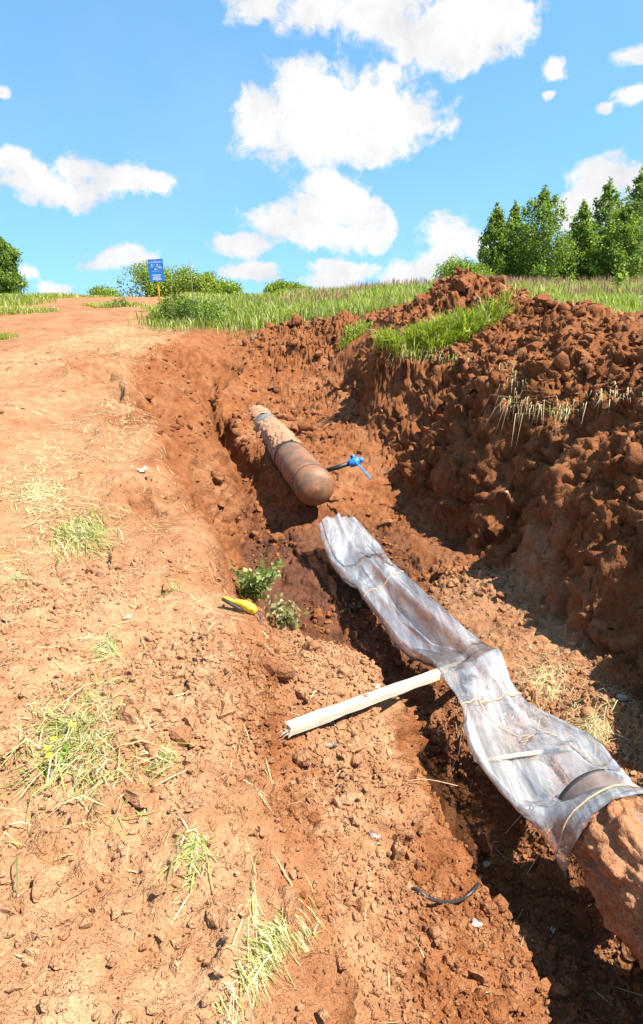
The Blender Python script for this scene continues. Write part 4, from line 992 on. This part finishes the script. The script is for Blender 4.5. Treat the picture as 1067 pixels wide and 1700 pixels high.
def mat(name, u, v, ru, rv, n, ln, flow, lab, green=.4, spread=.5, width=.0032, lift=.03, cat='cut grass'):
    """cut grass lying on the ground: ellipse given by photograph points"""
    c0 = hit(u, v); ex = hit(u + ru, v) - c0; ey = hit(u, v - rv) - c0
    a = RNG.uniform(0, 2 * math.pi, n); rr = np.abs(RNG.normal(0, .55, n)); rr *= .55 + .9 * sstep(-.5, .5, fbm(np.cos(a) * 1.6 + u, np.sin(a) * 1.6 + v, oct=2, seed=44))
    x = c0.x + (ex.x * np.cos(a) + ey.x * np.sin(a)) * rr; y = c0.y + (ex.y * np.cos(a) + ey.y * np.sin(a)) * rr
    th = flow + RNG.normal(0, spread * 1.7, n) + 1.3 * vnoise(x * 7, y * 7, seed=45); L_ = ln * RNG.uniform(.2, 1.1, n) * np.where(RNG.random(n) < .06, 1.7, 1)
    dx, dy = np.cos(th) * L_, np.sin(th) * L_
    lf = RNG.random(n) ** 2.5 * lift
    B = np.stack([x - dx / 2, y - dy / 2, gzv(x - dx / 2, y - dy / 2) + lf * .4], -1); M_ = np.stack([x, y, gzv(x, y) + lf + .004], -1); T_ = np.stack([x + dx / 2, y + dy / 2, gzv(x + dx / 2, y + dy / 2) + lf * .5 * RNG.random(n)], -1)
    M_[:, 2] = np.maximum(M_[:, 2], (B[:, 2] + T_[:, 2]) / 2 + .003)
    c = tint(n, STRAW_A, STRAW_B, .25); g = RNG.random(n) < green * .8; c[g] = tint(int(g.sum()), (.2, .25, .05), (.50, .50, .17), .25)
    return tag(blades(B, T_, M_, RNG.uniform(.25, .8, n) * width, c, name), lab, cat)
mat('cut_grass', 62, 815, 75, 48, 1300, .26, 1.2, 'pale dry mat of cut grass on left bank near track', .12, .6, .004)
mat('cut_grass', 135, 885, 62, 36, 1100, .3, -.75, 'long green swath of cut grass combed downhill on left bank', .7, .28, .004, .06)
mat('cut_grass', 25, 960, 45, 38, 320, .2, .6, 'faded cut grass at left frame edge below the green swath', .3, .6)
mat('cut_grass', 178, 1078, 28, 32, 260, .16, 1.0, 'short green bunch of cut grass above the large heap', .6, .5)
mat('cut_grass', 130, 1210, 95, 72, 1700, .2, .55, 'large heap of cut grass with yellow flowers on left bank', .55, .45, .0034, .07)
mat('cut_grass', 328, 1405, 32, 58, 420, .13, 1.3, 'narrow strip of wilted grass along bank edge', .6, .45)
mat('cut_grass', 455, 1565, 58, 36, 560, .1, -.9, 'bright wilted grass clump at the bottom of near bank', .65, .4, .0028, .05)
mat('cut_grass', 270, 1255, 22, 30, 120, .16, 1.0, 'few green blades beside the smooth bank crest', .6, .4)
mat('cut_grass', 285, 975, 20, 18, 70, .1, .3, 'small green sprigs on bank above yellow tool', .9, .8)
mat('dry_grass', 905, 1135, 62, 48, 1000, .17, .2, 'matted dry brown grass on ledge right of plastic sleeve', .06, .9, .0026, .05, 'dry grass')
mat('dry_grass', 985, 1215, 40, 55, 500, .22, 1.0, 'shaded dry grass stalks at foot of right wall', .15, .8, .0028, .08, 'dry grass')
mat('dry_grass', 95, 750, 26, 14, 90, .16, .5, 'thin wisp of dead grass at track side', .2, .8, .003)
mat('dry_grass', 420, 1490, 20, 70, 60, .26, 1.2, 'single dry stalks lying across lower bank edge', .1, .25, .003)
def straw():
    w = bk * sstep(2.0, 3.0, TY) * sstep(24, 14, TY) * (.2 + sstep(-.2, .5, fbm(TX * .8, TY * .5, oct=3, seed=91))) * (1 - MK['veg']) * sstep(6, 3, np.abs(TX + 3 + .2 * TY)) + .12 * bench + .25 * near_bank
    n = 9000; pos, _, _, _ = pick(w, n, np.random.default_rng(9)); th = RNG.uniform(0, 6.28, n); L_ = RNG.uniform(.03, .16, n)
    dx, dy = np.cos(th) * L_ / 2, np.sin(th) * L_ / 2
    B = pos.copy(); B[:, 0] -= dx; B[:, 1] -= dy; B[:, 2] = gzv(B[:, 0], B[:, 1]) + .004; T_ = pos.copy(); T_[:, 0] += dx; T_[:, 1] += dy; T_[:, 2] = gzv(T_[:, 0], T_[:, 1]) + .006
    M_ = (B + T_) / 2; M_[:, 2] = np.maximum(gzv(M_[:, 0], M_[:, 1]) + .006, M_[:, 2])
    tag(blades(B, T_, M_, RNG.uniform(.0012, .003, n) * (.8 + pos[:, 1] * .07), tint(n, STRAW_A, (.72, .6, .36)), 'straw_litter'), 'scattered straw bits over the dirt track and bank', 'straw', kind='stuff')
straw()
def leaf_cloud(C, size, cols, name, parent, aspect=.6, updir=.4):
    n = len(C); d = RNG.normal(size=(n, 3)); d[:, 2] -= updir; d /= np.linalg.norm(d, axis=1)[:, None]
    s = np.cross(d, RNG.normal(size=(n, 3))); s /= np.linalg.norm(s, axis=1)[:, None] + 1e-9
    L_ = size[:, None] * d; W_ = size[:, None] * aspect * s
    V = np.stack([C, C + L_ * .45 + W_ * .5, C + L_, C + L_ * .45 - W_ * .5], 1).reshape(-1, 3)
    o = np.arange(n)[:, None] * 4; T = np.concatenate([o + np.array([0, 1, 2]), o + np.array([0, 2, 3])])
    return np_mesh(name, V, T, M_LEAF, False, np.repeat(cols, 4, 0), parent)
def weed(u, v, rad, h, n, size, lab, ca=(.12, .2, .03), cb=(.36, .42, .16), cat='weed', up=.2, pos=None, stems=7):
    c = hit(u, v) if pos is None else pos
    t = thing('leafy_weed', lab, cat, c); Cs = []; 
    bm = bmesh.new()
    for k in range(stems):
        a = RNG.uniform(0, 6.28); r = rad * RNG.uniform(.2, 1.0); hh = h * RNG.uniform(.55, 1.05); e = np.array((math.cos(a) * r, math.sin(a) * r * .8, hh)); m = e * np.array((.35, .35, .6))
        tube_bm(bm, [(0, 0, -.02), tuple(m), tuple(e)], [.006, .004, .002], 5)
        q = RNG.random(n // stems)[:, None] ** .7; p = np.where(q < .5, m * (q * 2), m + (e - m) * (q * 2 - 1)) + RNG.normal(0, rad * .16, (n // stems, 3)); Cs.append(p)
    bm_obj('stems', bm, M_BARK, t)
    C = np.concatenate(Cs); C[:, 2] = np.maximum(C[:, 2], .01)
    leaf_cloud(C, size * RNG.uniform(.5, 1.2, len(C)), tint(len(C), ca, cb, .25), 'leaves', t, .7, up)
    return t
weed(418, 1000, .27, .36, 420, .07, 'leafy green weed in trench behind yellow tool', pos=P(418, 1000, 6.05))
weed(478, 1036, .26, .12, 300, .055, 'low drooping weed along trench lip right of yellow tool', (.16, .17, .05), (.42, .4, .2), pos=P(478, 1036, 4.95))
weed(590, 1018, .12, .12, 60, .045, 'small dark weed on pit floor beside plastic sleeve', (.05, .11, .02), (.12, .2, .05))
weed(105, 1285, .09, .05, 30, .04, 'broad leaved green weed inside large cut grass heap', (.14, .26, .03), (.28, .4, .07), stems=5)
weed(1030, 452, .5, 1.1, 120, .2, 'tall single weed stalk standing in meadow before the birches', (.2, .28, .05), (.4, .45, .1), stems=3, pos=Vector((P(1030, 452, 27).x, P(1030, 452, 27).y, gz(P(1030, 452, 27).x, P(1030, 452, 27).y))))
def flowers():
    M_Y = simple('yellow_petal', (.85, .6, .02), .6, 0, .1)
    for (u, v, lab) in [(90, 1245, 'yellow flower in upper middle of the cut grass heap'), (80, 1262, 'yellow flower, leftmost in the cut grass heap'), (83, 1275, 'lowest yellow flower in the cut grass heap'), (120, 1222, 'yellow flower, rightmost and highest in the cut grass heap')]:
        p = hit(u, v) + Vector((0, 0, .05)); bm = bmesh.new(); bmesh.ops.create_uvsphere(bm, u_segments=10, v_segments=5, radius=.013); bmesh.ops.scale(bm, vec=(1, 1, .45), verts=bm.verts)
        for vtx in bm.verts: vtx.co *= 1 + .25 * math.sin(vtx.co.angle_signed if False else math.atan2(vtx.co.y, vtx.co.x) * 5)
        bmesh.ops.translate(bm, vec=p, verts=bm.verts)
        o = bm_obj('yellow_flower', bm, M_Y); tag(o, lab, 'flower', 'yellow flowers in cut grass')
flowers()
def shrub(u, v, t, rx, rz, n, size, lab, ca, cb, name='shrub', blobs=7, base=None, dens=.55, ry=None, clump=.3):
    base_u = P(u, v, t); g = gz(base_u.x, base_u.y); c = Vector((base_u.x, base_u.y, g)); ry = ry or rx * .8
    th = thing(name, lab, 'shrub' if name == 'shrub' else 'tree', c)
    bm = bmesh.new(); Cs = []; Ws = []
    for k in range(blobs):
        a = RNG.uniform(0, 6.28); r = RNG.random() ** .5 * .75; e = np.array((math.cos(a) * r * rx, math.sin(a) * r * ry, rz * RNG.uniform(.3, .82) * (1 - .35 * r * r)))
        tube_bm(bm, [(RNG.normal(0, rx * .06), RNG.normal(0, ry * .06), -.1), tuple(e * np.array((.45, .45, .55))), tuple(e)], [.03 * rz, .018 * rz, .006 * rz], 5)
        m = n // blobs; sub = 9
        cc = e + RNG.normal(0, 1, (sub, 3)) * np.array((rx, ry, rz)) * clump * .62
        p = cc[RNG.integers(0, sub, m)] + RNG.normal(0, 1, (m, 3)) * np.array((rx, ry, rz)) * clump * .33; Cs.append(p)
        Ws.append(np.repeat(RNG.uniform(.75, 1.2), m))
    bm_obj('trunk' if name != 'shrub' else 'stems', bm, M_BARK, th)
    C = np.concatenate(Cs); C[:, 2] = np.clip(np.abs(C[:, 2]), .02, None); w = np.concatenate(Ws)[:, None]
    ok = (C[:, 0] / rx) ** 2 + (C[:, 1] / ry) ** 2 + ((C[:, 2] - .42 * rz) / (.62 * rz)) ** 2 < 1.1 + .25 * fbm(C[:, 0] * 2.5 / rx, C[:, 1] * 2.5 / ry, C[:, 2] * 2.5 / rz, oct=2, seed=int(u)); C, w = C[ok], w[ok]
    leaf_cloud(C, size * RNG.uniform(.5, 1.2, len(C)), tint(len(C), ca, cb, .22) * w, 'crown' if name != 'shrub' else 'leaves', th)
    return th
shrub(325, 546, 18.3, 1.15, .95, 5200, .075, 'dense leafy green shrub around foot of thin pole', (.07, .13, .02), (.26, .34, .06), blobs=12)
shrub(268, 540, 18.8, .5, .45, 700, .07, 'low leafy bush left of the dense shrub below sign', (.12, .2, .03), (.32, .4, .07), blobs=5)
shrub(200, 512, 24, .6, .35, 600, .07, 'small green bush on hump right of dirt track', (.1, .17, .03), (.26, .33, .06), blobs=5)
# willows on the skyline
WA, WB = (.13, .2, .028), (.38, .45, .07)
for (u, vt, t, rx, lab) in [(243, 428, 46, 2.0, 'rounded willow just behind the blue sign'), (290, 431, 47, 2.2, 'rounded willow between the sign and thin pole'), (335, 445, 47, 2.0, 'rounded willow right of the thin pole'), (368, 458, 46, 1.5, 'low willow at right end of the sign thicket'),
                       (468, 459, 45, 1.3, 'pale low bush on skyline right of reddish grass'), (497, 468, 46, 1.1, 'lowest pale bush at right end of skyline thicket'), (172, 470, 52, 1.5, 'distant small bush on skyline beside dirt track'), (765, 416, 42, 1.9, 'yellow green rounded bush left of the birch row'), (800, 430, 44, 1.6, 'shadowy rounded bush at foot of leftmost birch')]:
    top = P(u, vt, t); g = gz(top.x, top.y); hgt = max(top.z - g, 1.0)
    shrub(u, 480, t, rx, hgt * .84, 8500, .17, lab, WA, WB, 'willow_bush', 20, clump=.34)
# birches
def birch(u, vt, t, rx, lab, seed, ca=(.085, .155, .022), cb=(.30, .38, .06), n=12500):
    rs = np.random.default_rng(seed); top = P(u, vt, t); g = gz(top.x, top.y); H = top.z - g
    th = thing('birch_tree', lab, 'tree', (top.x, top.y, g), 'birches on the skyline')
    bm = bmesh.new(); tube_bm(bm, [(0, 0, -.2), (.05 * rs.normal(), .05, H * .3), (.08 * rs.normal(), 0, H * .65), (0, 0, H * .99)], [.016 * H, .012 * H, .007 * H, .001 * H], 8)
    tr = bm_obj('trunk', bm, M_BIRCH, th)
    bl = bmesh.new(); Cs = []; Wt = []
    nb = 46
    for k in range(nb):
        f = (k + .5) / nb; z0 = H * (.04 + .9 * f); prof = 1.32 * rx * (1.0 - f ** 1.5) ** .85 * (.75 + .25 * min(1, f * 5)) + .1; a = k * 2.399 + rs.normal(0, .3); L_ = prof * rs.uniform(.75, 1.15)
        e = np.array((math.cos(a) * L_, math.sin(a) * L_, z0 + L_ * rs.uniform(.25, .75))); e[2] = min(e[2], H * .99)
        s0 = np.array((0, 0, z0)); tube_bm(bl, [tuple(s0), tuple(s0 * .5 + e * .5 + np.array((0, 0, .05 * L_))), tuple(e)], [.004 * H, .0025 * H, .0008 * H], 4)
        m = int(n / nb * (.5 + 1.0 * (1 - f)))
        sub = 8; q = rs.random(sub)[:, None] ** .6; cc = s0 + (e - s0) * q + rs.normal(0, .13, (sub, 3)) * L_
        p = cc[rs.integers(0, sub, m)] + rs.normal(0, 1, (m, 3)) * np.array((.13, .13, .15)) * (.35 + .5 * L_); Cs.append(p); Wt.append(np.full(m, rs.uniform(.8, 1.2)))
    sp = rs.random(170)[:, None]; Cs.append(np.concatenate([rs.normal(0, .16, (170, 2)) * (1.25 - sp), H * (.84 + .17 * sp ** 1.6)], 1)); Wt.append(np.full(170, 1.0))
    bm_obj('branches', bl, M_BARK, th)
    C = np.concatenate(Cs); ok = C[:, 2] > .05; C = C[ok]; w = np.concatenate(Wt)[ok][:, None]
    leaf_cloud(C, .165 * RNG.uniform(.55, 1.2, len(C)), tint(len(C), ca, cb, .22) * w, 'crown', th, .75, .5)
for i, (u, vt, t, rx, lab) in enumerate([(826, 338, 43, 1.05, 'narrow birch at left end of the right hand row'), (856, 334, 45, 1.1, 'narrow birch second from left in the right row'), (905, 308, 42, 1.95, 'broad bright birch with pointed top in right row'),
        (970, 332, 43, 1.1, 'slim birch right of the broad bright one'), (1014, 294, 44, 1.4, 'tallest slim birch with spire top in right row'), (1043, 335, 42, 1.5, 'low bushy birch below the spire topped one'), (1066, 278, 45, 1.7, 'birch cut by the right frame edge'), (938, 392, 44, 1.3, 'short birch filling gap in the right row'), (880, 380, 46, 1.3, 'short dark birch behind the broad bright one'), (995, 390, 45, 1.3, 'short dark birch between slim and tallest ones'), (1050, 400, 47, 1.5, 'dark low birch behind the right frame edge group')]):
    birch(u, vt, t, rx, lab, 500 + i)
birch(-2, 392, 40, 1.05, 'single bright birch at left frame edge above dirt track', 560, (.10, .18, .03), (.28, .36, .06), 12000)

# ------------------------------------------------------------------ sign and thin pole
def sign():
    t_ = 22.0; b = P(266, 514, t_); g = gz(b.x, b.y); top = P(262, 432, t_)
    t = thing('warning_sign', 'blue rectangular sign with white lettering on yellow post', 'sign', (b.x, b.y, g))
    MP = simple('yellow_post_paint', (.78, .38, .01), .45, 0, .12, 6); MBl = simple('sign_blue', (.012, .17, .52), .5, 0, .22, 9); MW = simple('white_print', (.8, .82, .85), .5)
    H = top.z - g; lean = (P(262, 432, t_).x - b.x) * .8
    tube('post', [(0, .03, -.2), (lean * .6, .03, H * .6), (lean, .03, H - .06)], .032, MP, t, 12)
    w, h = .53, .72; yaw = Euler((0, R(-2.5), R(-6)))
    bm = bmesh.new(); box_bm(bm, (0, 0, 0), (w, .012, h), None, .004); p = bm_obj('panel', bm, MBl, t, False); p.location = (lean, -.012, H - h / 2); p.rotation_euler = yaw
    def bar(x, z, bw, bh):
        bm = bmesh.new(); box_bm(bm, (x, -.008, z), (bw, .003, bh)); bm_obj('lettering', bm, MW, p, False)
    cu = bpy.data.curves.new('lettering', 'FONT'); cu.body = 'ОХРАННАЯ ЗОНА'; cu.size = .066; cu.align_x = 'CENTER'; cu.extrude = .001
    o = bpy.data.objects.new('lettering', cu); COL.objects.link(o); me = o.data
    dg = bpy.context.evaluated_depsgraph_get(); m2 = bpy.data.meshes.new_from_object(o.evaluated_get(dg)); bpy.data.objects.remove(o)
    m2.materials.clear(); m2.materials.append(MW); o = bpy.data.objects.new('lettering', m2); COL.objects.link(o); o.parent = p; o.rotation_euler = (R(90), 0, 0); o.location = (0, -.0085, .235); 
    xs = [v.co.x for v in m2.vertices] or [0]; o.scale = (.42 / max(max(xs) - min(xs), .01), 1, 1)
    for (x, z, bw, bh) in [(-.13, .18, .045, .036), (-.04, .175, .02, .014), (.06, .175, .045, .036), (.15, .17, .025, .012), (-.13, .115, .11, .01), (.02, .115, .03, .014), (.12, .11, .13, .014), (.15, .075, .1, .016), (-.02, .04, .06, .03), (.06, .03, .025, .016), (0, -.03, .3, .005),
                         (0, -.15, .32, .016), (.02, -.19, .24, .013), (0, -.225, .28, .013), (0, -.26, .26, .013), (.01, -.295, .33, .016)]: bar(x, z, bw, bh)
    MS = simple('bolt_steel', (.5, .5, .5), .4, .8)
    for z in (.32, -.33): tube('bolt', [(0, -.012, z), (0, -.006, z)], .012, MS, p, 8)
sign()
def pole():
    t_ = 18.6; a = P(322.5, 535, t_); g = gz(a.x, a.y); b = P(319.5, 424, t_)
    t = thing('thin_pole', 'thin bare wooden pole with a scrap of white ribbon in shrub', 'pole', (a.x, a.y, g))
    q = Vector((b.x - a.x, 0, b.z - g)); tube('stick', [(0, 0, -.1), tuple(q * .35 + Vector((.012, 0, 0))), tuple(q * .7), tuple(q)], [.018, .016, .013, .008], M_BARK, t, 8)
    n = 8; V, F = [], []
    for i in range(n):
        z = q.z * .86 - i * .016; x = .012 + .012 * math.sin(i * .9) + .004 * i; V += [(q.x * .8 + x, -.02, z), (q.x * .8 + x + .04, -.025 + .01 * math.sin(i), z - .012)]
    for i in range(n - 1): F.append((2 * i, 2 * i + 1, 2 * i + 3, 2 * i + 2))
    np_mesh('ribbon', np.array(V), np.array(F), M_PAPER, True, parent=t)
pole()
SC.cycles.max_bounces = 6; SC.cycles.diffuse_bounces = 2; SC.cycles.glossy_bounces = 2; SC.cycles.transparent_max_bounces = 16; SC.cycles.caustics_reflective = False; SC.cycles.caustics_refractive = False
